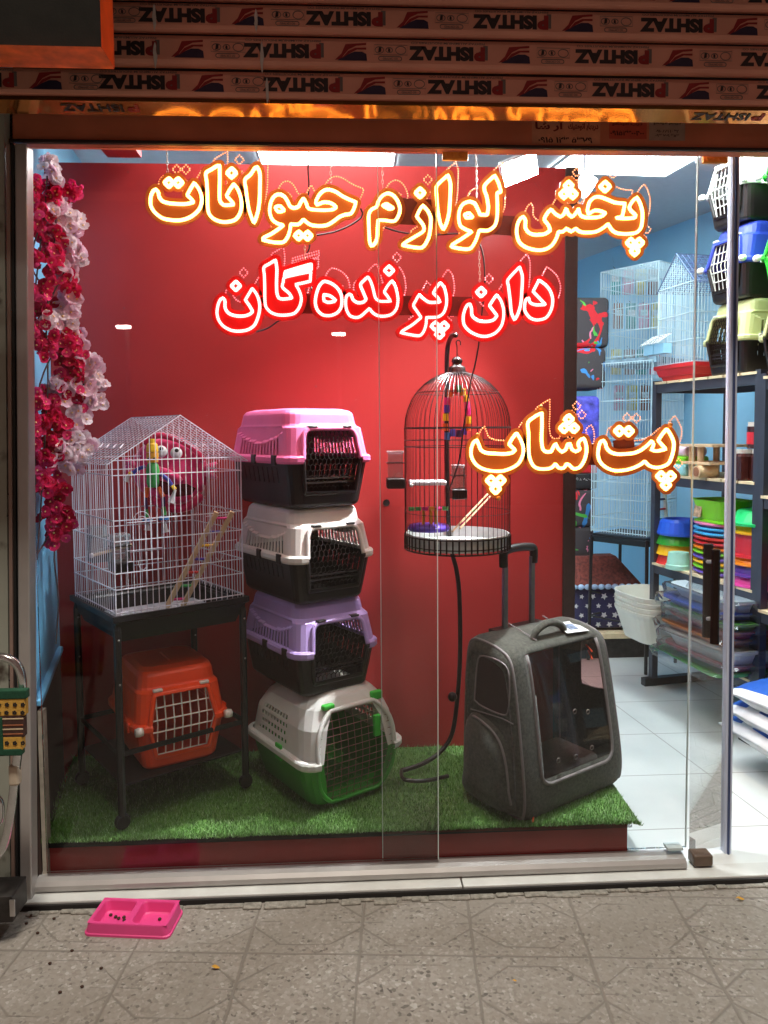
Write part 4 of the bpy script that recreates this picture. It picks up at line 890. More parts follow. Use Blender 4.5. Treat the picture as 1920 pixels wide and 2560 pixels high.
# ------------------------------------------------------------------ wire cages
wht = mat('white_wire', lin((225, 222, 232)), .35, .1, var=.04)
def house_cage(label, loc, rz, W, D, hw, hr, tray, wire, step=.0135, r=.0011, doors=True, over=.02, rails=(.0, .1, .17, .27, .4), roof_m=None, group=None, roof_step=.012, flat=False):
    t = thing('bird_cage', label, 'bird cage', loc, rz, group)
    mb = MB(); hx, hy = W/2, D/2
    nx, ny = int(W/step), int(D/step)
    top = lambda x: hw if flat else hw+(hr-hw)*(1-abs(x)/hx)
    for i in range(nx+1):
        x = -hx+W*i/nx
        mb.bar((x, -hy, 0), (x, -hy, top(x)), r); mb.bar((x, hy, 0), (x, hy, top(x)), r)
    for i in range(1, ny):
        y = -hy+D*i/ny
        for s in (-1, 1): mb.bar((s*hx, y, 0), (s*hx, y, hw), r)
    rr = r*1.5
    for z in list(rails)+[hw]:
        if z <= hw:
            for a, b in (((-hx, -hy), (hx, -hy)), ((hx, -hy), (hx, hy)), ((hx, hy), (-hx, hy)), ((-hx, hy), (-hx, -hy))): mb.bar((a[0]*1.006, a[1]*1.008, z), (b[0]*1.006, b[1]*1.008, z), rr)
    for sx in (-1, 1):
        for sy in (-1, 1): mb.bar((sx*hx, sy*hy, 0), (sx*hx, sy*hy, hw), rr*1.15)
    mb.build('wire_walls', wire, t)
    rb = MB()
    if flat:
        for i in range(nx+1): x = -hx+W*i/nx; rb.bar((x, -hy, hw), (x, hy, hw), r)
        for j in range(4): y = -hy+D*j/3; rb.bar((-hx, y, hw), (hx, y, hw), rr)
    else:
        ex = hx+over; zl = hw-(hr-hw)*over/hx; ya, yb = -hy-over*.6, hy+over*.6
        n = int(math.hypot(ex, hr-zl)/roof_step); m = max(5, int((yb-ya)/.03))
        for s in (-1, 1):
            for i in range(n+1):
                k = i/n; rb.bar((s*ex*k, ya, hr+(zl-hr)*k), (s*ex*k, yb, hr+(zl-hr)*k), r if i % 6 else rr*1.1)
            for j in range(m+1): y = ya+(yb-ya)*j/m; rb.bar((0, y, hr), (s*ex, y, zl), rr if j in (0, m) else r)
            for j in range(4):
                y = ya+(yb-ya)*(.2+.15*j); rb.bar((s*ex*.7, y, hr+(zl-hr)*.7+.003), (s*ex*.62, y+.02, hr+(zl-hr)*.62+.003), rr); rb.bar((s*ex*.62, y+.02, hr+(zl-hr)*.62+.003), (s*ex*.7, y+.04, hr+(zl-hr)*.7+.003), rr)
    rb.build('wire_roof', roof_m or wire, t)
    if doors:
        for cx in (-.30*W, .30*W):
            d = MB(); y = -hy-.0035
            for rad in (.028, .015): d.tube([(cx+rad*math.cos(a), y, hw*.6+rad*1.15*math.sin(a)) for a in [math.pi*i/10 for i in range(11)]], .0012, 4)
            d.bar((cx-.047, y, hw*.6), (cx+.047, y, hw*.6), .0017); 
            for z in (.17*hw/.49, .205*hw/.49): d.bar((cx-.05, y, z), (cx+.065, y, z), .0014)
            d.tube([(cx+.015*math.cos(a), y, .17*hw/.49+.03*math.sin(a)) for a in [math.pi+math.pi*i/8 for i in range(9)]], .0012, 4)
            for s in (-.028, .028): d.bar((cx+s, y, .17*hw/.49), (cx+s, y, hw*.6), .0012)
            d.build('wire_door', wire, t)
    if tray:
        m, h, fl = tray
        tb = MB()
        f = lambda z, g: [(-hx-g, -hy-g, z), (hx+g, -hy-g, z), (hx+g, hy+g, z), (-hx-g, hy+g, z)]
        tb.loft([f(-h, -.02), f(-h*.72, -.012), f(-h*.7, -.004), f(-.02, .006), f(-.014, .016), f(.004, .016), f(.004, .006), f(-h+.012, -.022)], True, True)
        tb.build('base_tray', m, t)
    return t
AC = R(36)
_fl = P(290, 1530, .065); CC_ = Vector((_fl.x+.22*math.cos(AC)-.20*math.sin(AC), _fl.y+.22*math.sin(AC)+.20*math.cos(AC), .822))
tblk = pl('tray_black', (26, 24, 26), .35)
cage = house_cage('white wire bird cage with a gabled roof standing on the black stand', CC_, AC, .44, .40, .486, .626, (tblk, .085, 1), wht, step=.0195, r=.0015, rails=(.012, .085, .135, .235, .30, .44))
rc = Matrix.Rotation(AC, 4, 'Z')
def CL(x, y, z): return CC_+(rc @ Vector((x, y, z)))
MB().box((0, 0, -.06), (.4, .32, .004)).build('tray_liner', mat('liner_grey', (.5, .5, .54), .6, var=.2), cage)
# stand
st = thing('cage_stand', 'black tubular stand on castors with a low shelf under the white bird cage', 'stand', (CC_.x, CC_.y, ZG), AC)
stm = mat('stand_black', (.012, .011, .012), .32, .2)
Zt = .822-ZG-.012
for sx in (-1, 1):
    for sy in (-1, 1):
        l = MB().tube([(sx*.218, sy*.198, .04), (sx*.218, sy*.198, Zt-.03), (sx*.215, sy*.182, Zt+.002)], .0125, 8).build('leg', stm, st)
        MB().lathe([(.001, -.011), (.022, -.011), (.025, -.004), (.025, .004), (.022, .011), (.001, .011)], 14).build('castor', stm, l).matrix_local = Matrix.Translation((sx*.218, sy*.198, .025)) @ Matrix.Rotation(R(90), 4, 'X')
        for z in (Zt-.06, Zt-.2): MB().ball((sx*.218, sy*.198-.0125, z), .0035, 6, 4).build('rivet', alu, l)
rl2 = MB()
for z in (Zt-.004,):
    for a, b in (((-.218, -.198), (.218, -.198)), ((.218, -.198), (.218, .198)), ((.218, .198), (-.218, .198)), ((-.218, .198), (-.218, -.198))): rl2.bar((*a, z), (*b, z), .008, n=6)
rl2.build('top_frame', stm, st)
sf = MB(); zs_ = .135
for a, b in (((-.218, -.198), (.218, -.198)), ((.218, -.198), (.218, .198)), ((.218, .198), (-.218, .198)), ((-.218, .198), (-.218, -.198))):
    sf.flatbar((*a, zs_+.105), (*b, zs_+.105), .006, .016, up=(0, 0, 1))
sf.box((0, 0, zs_), (.42, .385, .006)); sf.build('low_shelf', stm, st)
carrier('orange pet carrier with a white grid door on the low shelf of the stand', Vector(put(462, .20, .38, R(30), ZG+.139)), R(30), .315, .38, .325, .15, pl('carrier_orange', (250, 76, 18)), MATS['carrier_orange'], pl('door_white', (235, 225, 215)), 'grid', clip_m=MATS['carrier_orange'])

# things in the cage
beige = mat('plain_wood', lin((222, 190, 150)), .6, var=.12, scale=40)
def dye(n, rgb): return pl('dyed_'+n, rgb, .45)
def ladder(label, a, b, wdir, wd, cols, rail=.008, rung=.0045, m=None, th=.014):
    a, b, wdir = Vector(a), Vector(b), Vector(wdir).normalized()
    t = thing('toy_ladder', label, 'ladder', a); o = tuple(a); m = m or beige
    for s in (-.5, .5): MB().flatbar(a+wdir*wd*s, b+wdir*wd*s, rail, th, up=wdir.cross(b-a)).build('rail', m, t, org=o)
    for i, cc in enumerate(cols):
        p = a.lerp(b, (i+.55)/len(cols)); MB().bar(p-wdir*wd*.5, p+wdir*wd*.5, rung, n=8).build('rung', cc, t, org=o)
C5 = [dye('magenta', (215, 30, 120)), dye('green', (60, 160, 80)), dye('red', (205, 50, 40)), dye('violet', (80, 50, 160)), dye('yellow', (240, 195, 30)), dye('blue', (60, 70, 170)), dye('pink', (220, 60, 130))]
ladder('wooden ladder with coloured rungs leaning inside the white bird cage', P(437, 1516, .30), P(561, 1280, .27), (1, .3, -.03), .052, C5, .015)
toy = thing('wooden_doll', 'jointed wooden doll with a yellow hat and green body hanging in the white cage', 'bird toy', P(382, 1180, .26)); o = tuple(toy.location)
kd = MPP(.26); c = P(382, 1180, .26)
def TL(dx, dy): return c+Vector((dx*kd, 0, -dy*kd))
MB().lathe([(.1, -82), (9, -82), (9, -72), (13, -68), (15, -54), (15, -50), (.1, -50)][::-1], 12).build('hat', dye('yellow', (240, 195, 30)), toy).data.transform(Matrix.Scale(kd, 4))
MB().lathe([(.1, -24), (14, -24), (15, -34), (15, -48), (.1, -50)], 12).build('head', dye('ochre', (226, 160, 40)), toy).data.transform(Matrix.Scale(kd, 4))
MB().lathe([(.1, 38), (12, 38), (16, 26), (15, 8), (17, -2), (14, -18), (9, -24), (.1, -24)], 14).build('torso', dye('green', (60, 160, 80)), toy, smooth=True).data.transform(Matrix.Scale(kd, 4))
for ob in toy.children:
    for v in ob.data.vertices: v.co.z = -v.co.z
    ob.data.flip_normals()
ey = MB()
for dx in (-6, 8): ey.ball(TL(dx, -34)+Vector((0, -.0195, 0)), 3*kd, 8, 5)
ey.build('face_paint', mat('toy_black', (.01, .01, .01), .4), toy, org=o)
for pts, cols in (([(-18, -14), (-36, -8), (-48, 2), (-58, 4), (-66, 22)], ['blue', 'blue', 'yellow', 'cloth']), ([(18, 4), (36, 18), (46, 34), (54, 44), (42, 76)], ['blue', 'blue', 'yellow', 'cloth']), ([(-14, 38), (-19, 62), (-19, 92), (-16, 112), (-16, 126), (-18, 144)], ['orange', 'navy', 'green', 'bluefoot', 'cloth']), ([(12, 38), (24, 62), (24, 86), (26, 108), (24, 122), (28, 150)], ['orange', 'navy', 'green', 'bluefoot', 'cloth'])):
    lm = {'blue': dye('blue', (60, 70, 170)), 'yellow': MATS['dyed_yellow'], 'cloth': mat('white_cloth', (.6, .58, .6), .8), 'orange': dye('orange', (226, 100, 30)), 'navy': dye('navy', (60, 45, 90)), 'green': MATS['dyed_green'], 'bluefoot': dye('sky', (50, 110, 180))}
    mb = MB(); ms = [lm[q] for q in cols]
    for i, (a, b) in enumerate(zip(pts, pts[1:])):
        rad = {'cloth': (3, 8), 'bluefoot': (13, 13), 'orange': (6, 6)}.get(cols[i], (5, 5)); a_, b_ = TL(*a), TL(*b)
        if cols[i] == 'bluefoot': mid = a_.lerp(b_, .5); mb.tube([mid+Vector((0, 0, .005)), mid-Vector((0, 0, .005))], 13*kd, 10, mi=i)
        else: mb.tube([a_, a_.lerp(b_, .5), b_], [rad[0]*kd, (rad[0]+rad[1])/2*kd, rad[1]*kd], 7, mi=i)
    mb.build('arm' if len(pts) == 5 else 'leg', ms, toy, org=o)
MB().bar(TL(0, -80), TL(0, -130), .0008).build('hanging_wire', wht, toy, org=o)
clr = glassy('clear_box', (.82, .84, .88), 1.0, .08, haze=.45)
def feeder(label, c, rz, w=.055, d=.045, h=.085, low=True):
    t = thing('feeder', label, 'bird feeder', c, rz)
    MB().box((0, 0, h/2), (w, d, h)).build('hopper', clr, t)
    MB().rbox((0, 0, h+.004), (w*1.12, d*1.1, .01), .003).build('lid', clr, t)
    MB().box((0, 0, h*.62), (w*1.22, d*1.15, .003)).build('band', blk, t)
    MB().rbox((0, -.012, -.016), (w*1.25, d*1.7, .036), .006).build('trough', blk, t)
feeder('clear bird feeder with a black trough nearer the front corner of the white cage', P(300, 1402, .34), AC)
feeder('clear bird feeder with a black trough further back in the white cage', P(243, 1378, .43), AC)
MB_ = MB().tube([P(228, 1390, .3), P(330, 1362, .36)], .005, 8); pc = thing('perch', 'wooden perch bar across the white bird cage by the feeders', 'perch', P(280, 1376, .33)); MB_.build('bar', beige, pc, org=tuple(pc.location)); MB().ball(P(229, 1389, .3), .009, 8, 6).build('end_knob', wht, pc, org=tuple(pc.location))

# pink plush pouch on the partition behind the cage
plu = thing('plush_toy', 'pink plush monster face with bulging white eyes behind the white cage', 'plush toy', P(432, 1180, .56)); o = tuple(plu.location); kp = MPP(.56)*1.13; c0 = P(426, 1178, .56)
pk = mat('pink_plush', lin((238, 60, 120)), .9, var=.12, scale=60, bump=.5, bscale=400, sheen=.4); pkd = mat('pink_plush_dark', lin((205, 30, 80)), .9, var=.1, scale=60, sheen=.3)
def PL(dx, dy, fy=0): return c0+Vector((dx*kp, fy, -dy*kp))
RR = Matrix.Rotation(R(14), 3, 'Y')
MB().ball(c0, 1, 28, 18, (84*kp, .045, 72*kp), rot=RR).build('body', pk, plu, org=o, smooth=True)
MB().tube(catmull([PL(-50, -62, -.03), PL(-20, -78, -.035), PL(20, -70, -.038), PL(55, -50, -.035), PL(76, -22, -.03)], False, 5), [7*kp]*21, 8).build('brow_band', pkd, plu, org=o, smooth=True)
mouth = [PL(-32, 14, -.046), PL(-10, 20, -.05), PL(14, 28, -.05), PL(40, 26, -.046), PL(58, 36, -.04), PL(50, 50, -.043), PL(20, 54, -.048), PL(-16, 46, -.049), PL(-34, 30, -.046)]
MB().prism(mouth, (0, .006, 0)).build('mouth', mat('mouth_dark', (.12, .006, .012), .8), plu, org=o)
MB().tube(catmull([PL(-20, -4, -.05), PL(0, 2, -.054), PL(18, 12, -.053), PL(26, 22, -.05)], False, 4), 9*kp, 8).build('snout', pk, plu, org=o, smooth=True)
for dx, dy in ((-12, -44), (20, -40)):
    e = MB().ball(PL(dx, dy, -.048), 13*kp, 14, 10).build('eye', mat('eye_white', (.75, .75, .76), .35), plu, org=o, smooth=True)
    MB().ball(PL(dx+3, dy-6, -.048-10*kp), 4.5*kp, 8, 6).build('pupil', MATS['toy_black'], e, org=o)
for s, dx, dy in ((-1, -86, -10), (1, 92, 0)):
    mb = MB(); 
    for q in (-18, 0, 16): mb.tube([PL(dx-s*20, dy, -.01), PL(dx, dy+q*.6, -.012), PL(dx+s*10, dy+q, -.01)], [9*kp, 8*kp, 3*kp], 8)
    mb.build('fin', pk, plu, org=o, smooth=True)
MB().tube(catmull([PL(-40, 58, -.02), PL(0, 80, -.02), PL(40, 76, -.02), PL(70, 52, -.02)], False, 5), 10*kp, 8).build('lower_lip', pkd, plu, org=o, smooth=True)

# ------------------------------------------------------------------ round cage and its hook stand
YR = .33; base = P(1143, 1366, YR); kr = MPP(YR); RB = 132*kr
rcg = thing('round_bird_cage', 'round black domed bird cage hanging from the curved hook stand', 'bird cage', base)
bkw = mat('black_wire', (.018, .01, .01), .35, .3)
zdome = 300*kr; ztop = 440*kr
mb = MB(); NB = 56
for i in range(NB):
    a = 2*math.pi*i/NB; ca, sa = math.cos(a), math.sin(a)
    pts = [(RB*ca, RB*sa, -.005), (RB*ca, RB*sa, zdome)]
    for k in range(1, 9):
        q = math.pi/2*k/8*.9; pts.append((RB*math.cos(q)*ca, RB*math.cos(q)*sa, zdome+(ztop-zdome)*math.sin(q)))
    mb.tube(pts, .00115, 4)
mb.build('wire_bars', bkw, rcg)
mb = MB()
def hoop(z, rad, r): mb.tube([(rad*math.cos(2*math.pi*i/40), rad*math.sin(2*math.pi*i/40), z) for i in range(40)], r, 5, closed=True)
for z, r in ((-.004, .003), (.012, .002), (.044, .0025), (zdome, .0032), (zdome-.065, .0016), (zdome-.042, .0012)): hoop(z, RB*1.004, r)
hoop(zdome+(ztop-zdome)*.62, RB*.785, .0015)
hoop(.3*zdome, RB, .0011)
for i in range(NB): a = 2*math.pi*i/NB; mb.bar((RB*1.006*math.cos(a), RB*1.006*math.sin(a), -.004), (RB*1.006*math.cos(a), RB*1.006*math.sin(a), .046), .0036)
mb.build('wire_hoops', bkw, rcg)
MB().lathe([(RB*.97, .002), (RB*.985, .05), (RB*.965, .05), (RB*.95, .012), (.001, .01)], 40, cap0=True).build('base_tray', mat('tray_white', (.72, .76, .76), .35), rcg, smooth=False)
MB().lathe([(.033, ztop-.012), (.034, ztop-.004), (.030, ztop+.004), (.030, ztop+.012), (.025, ztop+.018), (.017, ztop+.022), (.016, ztop+.03), (.020, ztop+.034), (.018, ztop+.042), (.010, ztop+.05), (.002, ztop+.053)], 20, cap0=True).build('finial', mat('finial_dark', (.03, .018, .018), .25, .4), rcg, smooth=True)
MB().tube(catmull([(0, 0, ztop+.05), (0, 0, ztop+.085), (-.003, 0, ztop+.1), (.004, 0, ztop+.108), (.012, 0, ztop+.102), (.012, 0, ztop+.09)], False, 5), .002, 6).build('hook', bkw, rcg)
hs = thing('hook_stand', 'tall black curved hook stand carrying the round cage', 'stand', P(1148, 1745, .5)); o = tuple(hs.location)
pts = [(1140, 838, .34), (1128, 842, .40), (1119, 870, .47), (1117, 930, .5), (1117, 1100, .5), (1120, 1280, .5), (1128, 1370, .5), (1142, 1430, .5), (1149, 1500, .5), (1150, 1640, .5), (1142, 1760, .5), (1128, 1840, .48), (1095, 1885, .45), (1050, 1912, .42), (1003, 1927, .4)]
MB().tube(catmull([P(*q) for q in pts], False, 5), .0085, 8).build('curved_pole', bkw, hs, org=o, smooth=True)
MB().ball(P(1131, 1742, .47), .018, 10, 8).build('clamp_knob', bkw, hs, org=o)
MB().tube(catmull([P(1003, 1926, .4), P(1010, 1948, .3), P(1060, 1952, .3), P(1120, 1940, .36)], False, 5), .007, 8).build('foot_bar', bkw, hs, org=o)
# toys and fittings of the round cage
arch = thing('bead_arch', 'arch of coloured wooden beads hanging inside the round cage', 'bird toy', P(1143, 990, YR)); o = tuple(arch.location)
bl_ = [(1118, 1090, 'sky'), (1113, 1068, 'orange'), (1114, 1043, 'yellow'), (1117, 1022, 'violet'), (1118, 1003, 'magenta'), (1125, 983, 'orange'), (1136, 975, 'red'), (1147, 972, 'green'), (1157, 980, 'ochre'), (1165, 996, 'yellow'), (1168, 1012, 'pink'), (1170, 1028, 'magenta'), (1172, 1050, 'yellow'), (1170, 1068, 'orange'), (1160, 1078, 'violet'), (1147, 1084, 'navy'), (1132, 1082, 'blue')]
for px, py, q in bl_:
    MB().tube([P(px, py-9, YR), P(px, py+9, YR)], [.0095, .0105], 9).build('bead', MATS['dyed_'+q], arch, org=o)
MB().bar(P(1143, 972, YR), P(1141, 930, YR), .001).build('hanging_wire', bkw, arch, org=o)
feeder('clear feeder with a black trough in the middle of the round cage', P(1145, 1222, YR-.02), 0, .042, .04, .075)
feeder('clear feeder box with a black trough outside the left of the round cage', P(988, 1195, YR-.02), 0, .05, .05, .085)
sh1 = thing('perch_shelf', 'white perch shelf inside the round cage', 'perch', P(1068, 1206, YR-.05)); MB().rbox((0, 0, 0), (.125, .09, .016), .006).build('board', wht, sh1); MB().ball((-.058, -.045, -.006), .007, 8, 6).build('end_clip', wht, sh1)
gy = thing('perch_gym', 'small play gym with coloured rollers on a violet base inside the round cage', 'bird toy', P(1072, 1320, YR-.03)); kg = MPP(YR-.03)
MB().lathe([(.001, -.008), (.068, -.008), (.074, 0), (.066, .012), (.001, .014)], 24).build('base', dye('violet', (80, 50, 160)), gy, smooth=True)
for dx in (-.018, .008, .024): MB().bar((dx, 0, .01), (dx, 0, .065), .005, n=8).build('post', dye('ochre', (226, 160, 40)), gy)
for i, q in enumerate(('green', 'green', 'magenta', 'ochre', 'magenta', 'green')): MB().bar((-.07+.0235*i, 0, .067), (-.05+.0235*i, 0, .067), .007, n=8).build('roller', MATS['dyed_'+q], gy)
ladder('small wooden ladder with a few coloured rungs inside the round cage', P(1140, 1325, YR-.04), P(1228, 1232, YR+.02), (1, .2, .35), .03, [C5[0], C5[1], C5[2]], .006, .0035)

# ------------------------------------------------------------------ trolley backpack
AB = R(33); bp_ = thing('trolley_backpack', 'grey green wheeled pet backpack with a clear front window and extended handle', 'backpack', (.686, .275, ZG-.004), AB)
fab = mat('grey_felt', lin((62, 62, 54)), .95, var=.55, scale=95, bump=.6, bscale=420, sheen=.2); pip = mat('grey_piping', lin((120, 112, 112)), .6, var=.1); lin_m = mat('lining_maroon', (.36, .07, .05), .8, var=.2, scale=20)
orange = mat('zip_orange', lin((240, 80, 40)), .5); WB, HB = .515, .55
pro = catmull([(-.122, .0, 0), (-.142, .03, 0), (-.14, .12, 0), (-.112, .31, 0), (-.086, .45, 0), (-.064, .515, 0), (-.02, .54, 0), (.05, .552, 0), (.11, .55, 0), (.135, .515, 0), (.145, .38, 0), (.145, .1, 0), (.135, .01, 0), (.06, -.0, 0), (-.05, -.0, 0)], True, 4)
pro = [(p.x, p.y) for p in pro]; NP = len(pro)
cen = (.005, .28)
xs = [(-.5, .80), (-.497, .865), (-.487, .92), (-.468, .962), (-.44, .988), (-.405, 1)]
cols = [(-WB*.5*abs(a)*2, s) for a, s in xs]+[(-WB*.405+WB*.81*i/24, 1) for i in range(1, 24)]+[(WB*abs(a), s) for a, s in xs[::-1]]
def sec(x, s):
    out = []
    for y, z in pro:
        tp = 1-.06*max(0, (z-.1)/HB)
        out.append((x*tp, cen[0]+(y-cen[0])*s, cen[1]+(z-cen[1])*s))
    return out
win = lambda c: (-WB*.31 < c.x < WB*.36 and .105 < c.z < .51 and c.y < -.03 and not (c.z < .15 and (abs(c.x-WB*.025)-(WB*.335-.045))**2+(.15-c.z)**2 > .045**2 and abs(c.x-WB*.025) > WB*.335-.045))
rings = [sec(x, s) for x, s in cols]
MB().loft(rings, False, False, skip=lambda c, k, i: win(c)).build('body', fab, bp_, smooth=True, solid=.004)
def yfront(z):
    best = min(((abs(q[1]-z), q[0]) for q in pro if q[0] < -.015), key=lambda t: t[0]); 
    seg = sorted([q for q in pro if q[0] < -.01], key=lambda q: q[1])
    for a, b in zip(seg, seg[1:]):
        if a[1] <= z <= b[1]: t = (z-a[1])/max(b[1]-a[1], 1e-6); return a[0]+(b[0]-a[0])*t
    return best[1]
# window panel in the front
zz = [.10+.415*i/14 for i in range(15)]; taper = lambda z: 1-.06*max(0, (z-.1)/HB)
smoke = glassy('smoky_window', (.6, .33, .30), 1.0, .03, haze=.012)
wl = [(-WB*.33*taper(z), yfront(z)-.004, z) for z in zz]; wr = [(WB*.38*taper(z), yfront(z)-.004, z) for z in zz]
wb = MB(); 
for i in range(14): wb.add([wl[i], wr[i], wr[i+1], wl[i+1]], [(0, 1, 2, 3)])
wn = wb.build('clear_window', smoke, bp_, smooth=True)
zc0 = .10; rim_pts = wl[::-1][:-2]+[(-WB*.325+.045*(1-math.cos(R(a))), yfront(.145-.045*math.sin(R(a)))-.004, .145-.045*math.sin(R(a))) for a in (20, 40, 60, 90)]+[(WB*.375-.045*(1-math.cos(R(a))), yfront(.145-.045*math.sin(R(a)))-.004, .145-.045*math.sin(R(a))) for a in (90, 60, 40, 20)]+wr[2:]
MB().tube(rim_pts, .0065, 6).build('window_zip', pip, bp_, smooth=True)
ey_ = MB()
for x, z in ((-.085, .165), (0.0, .155), (.085, .165), (.02, .30), (.085, .285)):
    c = Vector((x, yfront(z)-.0055, z)); ey_.tube([c+Vector((.0075*math.cos(2*math.pi*i/12), 0, .0075*math.sin(2*math.pi*i/12))) for i in range(12)], .0022, 6, closed=True)
ey_.build('eyelet', mat('eyelet_metal', (.12, .08, .07), .3, .5), wn)
MB().rbox((0, .0, .085), (.36, .2, .05), .02).build('cushion', mat('cushion_grey', lin((120, 112, 106)), .9, var=.15, scale=50), bp_, smooth=True)
MB().box((0, .112, .29), (.34, .004, .46)).build('lining', lin_m, bp_)
# side panels with their mesh windows
def side(s):
    x, sc_k = cols[0] if s < 0 else cols[-1]
    outer = sec(x, sc_k)
    if s < 0: loop = [(-.078, .36), (-.075, .47), (-.04, .50), (.05, .50), (.072, .47), (.08, .37), (.072, .335), (-.05, .33)]
    else: loop = [(-.055, .33), (-.03, .45), (-.01, .475), (.03, .475), (.045, .455), (.05, .32), (.04, .305), (-.045, .31)]
    L = catmull([(a, b, 0) for a, b in loop], True, 8); cy_, cz_ = (.0, .42) if s < 0 else (.0, .38)
    def hit(a):
        d = (math.cos(a), math.sin(a)); best = None
        for p, q in zip(L, L[1:]+L[:1]):
            den = d[0]*(q.y-p.y)-d[1]*(q.x-p.x)
            if abs(den) < 1e-12: continue
            t = ((p.x-cy_)*(q.y-p.y)-(p.y-cz_)*(q.x-p.x))/den; u = ((p.x-cy_)*d[1]-(p.y-cz_)*d[0])/den
            if t > 0 and -1e-6 <= u <= 1+1e-6: best = max(best or 0, t)
        t = best or .02
        y, z = cy_+d[0]*t, cz_+d[1]*t; return (outer[0][0]*(1-.06*max(0, (z-.1)/HB))/(1-.06*max(0, (outer[0][2]-.1)/HB)), y, z)
    inner = [hit(math.atan2(z-cz_, y-cy_)) for _, y, z in outer]
    MB().loft([outer, inner], False, False).build('side_panel', fab, bp_, smooth=False)
    MB().tube([(p[0]*1.01, p[1], p[2]) for p in inner], .003, 5, closed=True).build('mesh_piping', pip, bp_)
    if s < 0: MB().add(inner, [list(range(NP))]).build('mesh_window', mat('dark_mesh', (.03, .014, .012), .7), bp_)
    MB().tube([(p[0]*1.004, cen[0]+(p[1]-cen[0])*1.012, cen[1]+(p[2]-cen[1])*1.006) for p in sec(x*.94, .963)], .0055, 6, closed=True).build('side_zip', pip, bp_, smooth=True)
side(-1); side(1)
# side pocket bulging on the left
pk_ = MB(); rg = []
for k, (ins, d) in enumerate(((0, 0), (.06, .022), (.2, .036), (.5, .044))):
    base_ = [(-.105, .02), (-.11, .10), (-.09, .20), (-.05, .265), (.02, .295), (.085, .30), (.112, .26), (.115, .12), (.11, .02)]
    LL = catmull([(a, b, 0) for a, b in base_], True, 4)
    rg.append([(-WB*.5*(1-.06*max(0, (p.y-.1)/HB))-d+.002, .0+(p.x)*(1-ins), .15+(p.y-.15)*(1-ins)) for p in LL])
pk_.loft(rg, False, True); pk_.build('side_pocket', fab, bp_, smooth=True)
MB().tube([(p[0]-.002, p[1]*1.01, p[2]+.002) for p in rg[1]][2:20], .0045, 6).build('pocket_zip', pip, bp_, smooth=True)
MB().tube(catmull([(-.085, -.02, .53), (-.062, -.02, .57), (0, -.02, .588), (.062, -.02, .57), (.085, -.02, .53)], False, 6), .013, 8).build('carry_handle', fab, bp_, smooth=True)
pol = mat('trolley_metal', lin((120, 118, 120)), .3, .7)
MB().tube([(p[0]-.001, p[1], p[2]) for p in [(-WB*.5*(1-.06*max(0, (z_-.1)/HB))-.002, y_, z_) for y_, z_ in ((-.10, .315), (-.05, .318), (.03, .312), (.10, .305))]], .0022, 5).build('seam', pip, bp_)
for xx in (-.2, .2): MB().tube([(xx*WB*2*.42, -.045+.012*k, .545+.003*k) for k in range(12)], .0022, 5).build('seam', pip, bp_)
for s in (-1, 1): MB().flatbar((s*.068-.02, .105, .54), (s*.068-.02, .105, .80), .020, .013, up=(0, 1, 0)).build('trolley_tube', pol, bp_, bevel=.002)
gr = MB().tube(catmull([(-.095, .105, .775), (-.096, .105, .818), (-.085, .105, .832), (-.02, .105, .838), (.045, .105, .832), (.056, .105, .818), (.055, .105, .775)], False, 5), .0155, 8).build('trolley_grip', blk, bp_, smooth=True)
MB().box((-.02, .115, .552), (.24, .04, .012)).build('trolley_base', blk, bp_, bevel=.003)
for p, q in (((.135, -.07, .50), (.15, -.085, .475)), ((.14, -.075, .48), (.145, -.09, .45)), ((-.235, -.085, .225), (-.24, -.09, .18)), ((-.19, -.128, .02), (-.215, -.15, .0)), ((-.235, .06, .08), (-.24, .06, .045)), ((.0, -.131, .058), (.012, -.131, .055)), ((.055, -.131, .058), (.062, -.131, .066))):
    MB().tube([p, q], .0035, 6).build('zip_pull', orange, bp_)
MB().prism([(.06, -.05, .547), (.17, -.055, .54), (.19, .04, .553), (.085, .035, .56)], (0, 0, .0012)).build('price_tag', mat('tag_card', (.7, .7, .68), .5), bp_)
MB().prism([(.10, -.03, .5495), (.14, -.033, .547), (.155, .01, .553), (.11, .015, .556)], (0, 0, .0014)).build('tag_picture', mat('tag_print', (.15, .2, .3), .5, var=.8, scale=60), bp_)
for s in (-1, 1): MB().lathe([(.001, -.01), (.02, -.01), (.02, .01), (.001, .01)], 14).build('wheel', blk, bp_).matrix_local = Matrix.Translation((s*.19, .12, .018)) @ Matrix.Rotation(R(90), 4, 'Y')
MB().tube([(-.235, .1, .2), (-.26, .11, .1), (-.275, .1, .03)], .003, 5).build('strap', pip, bp_)
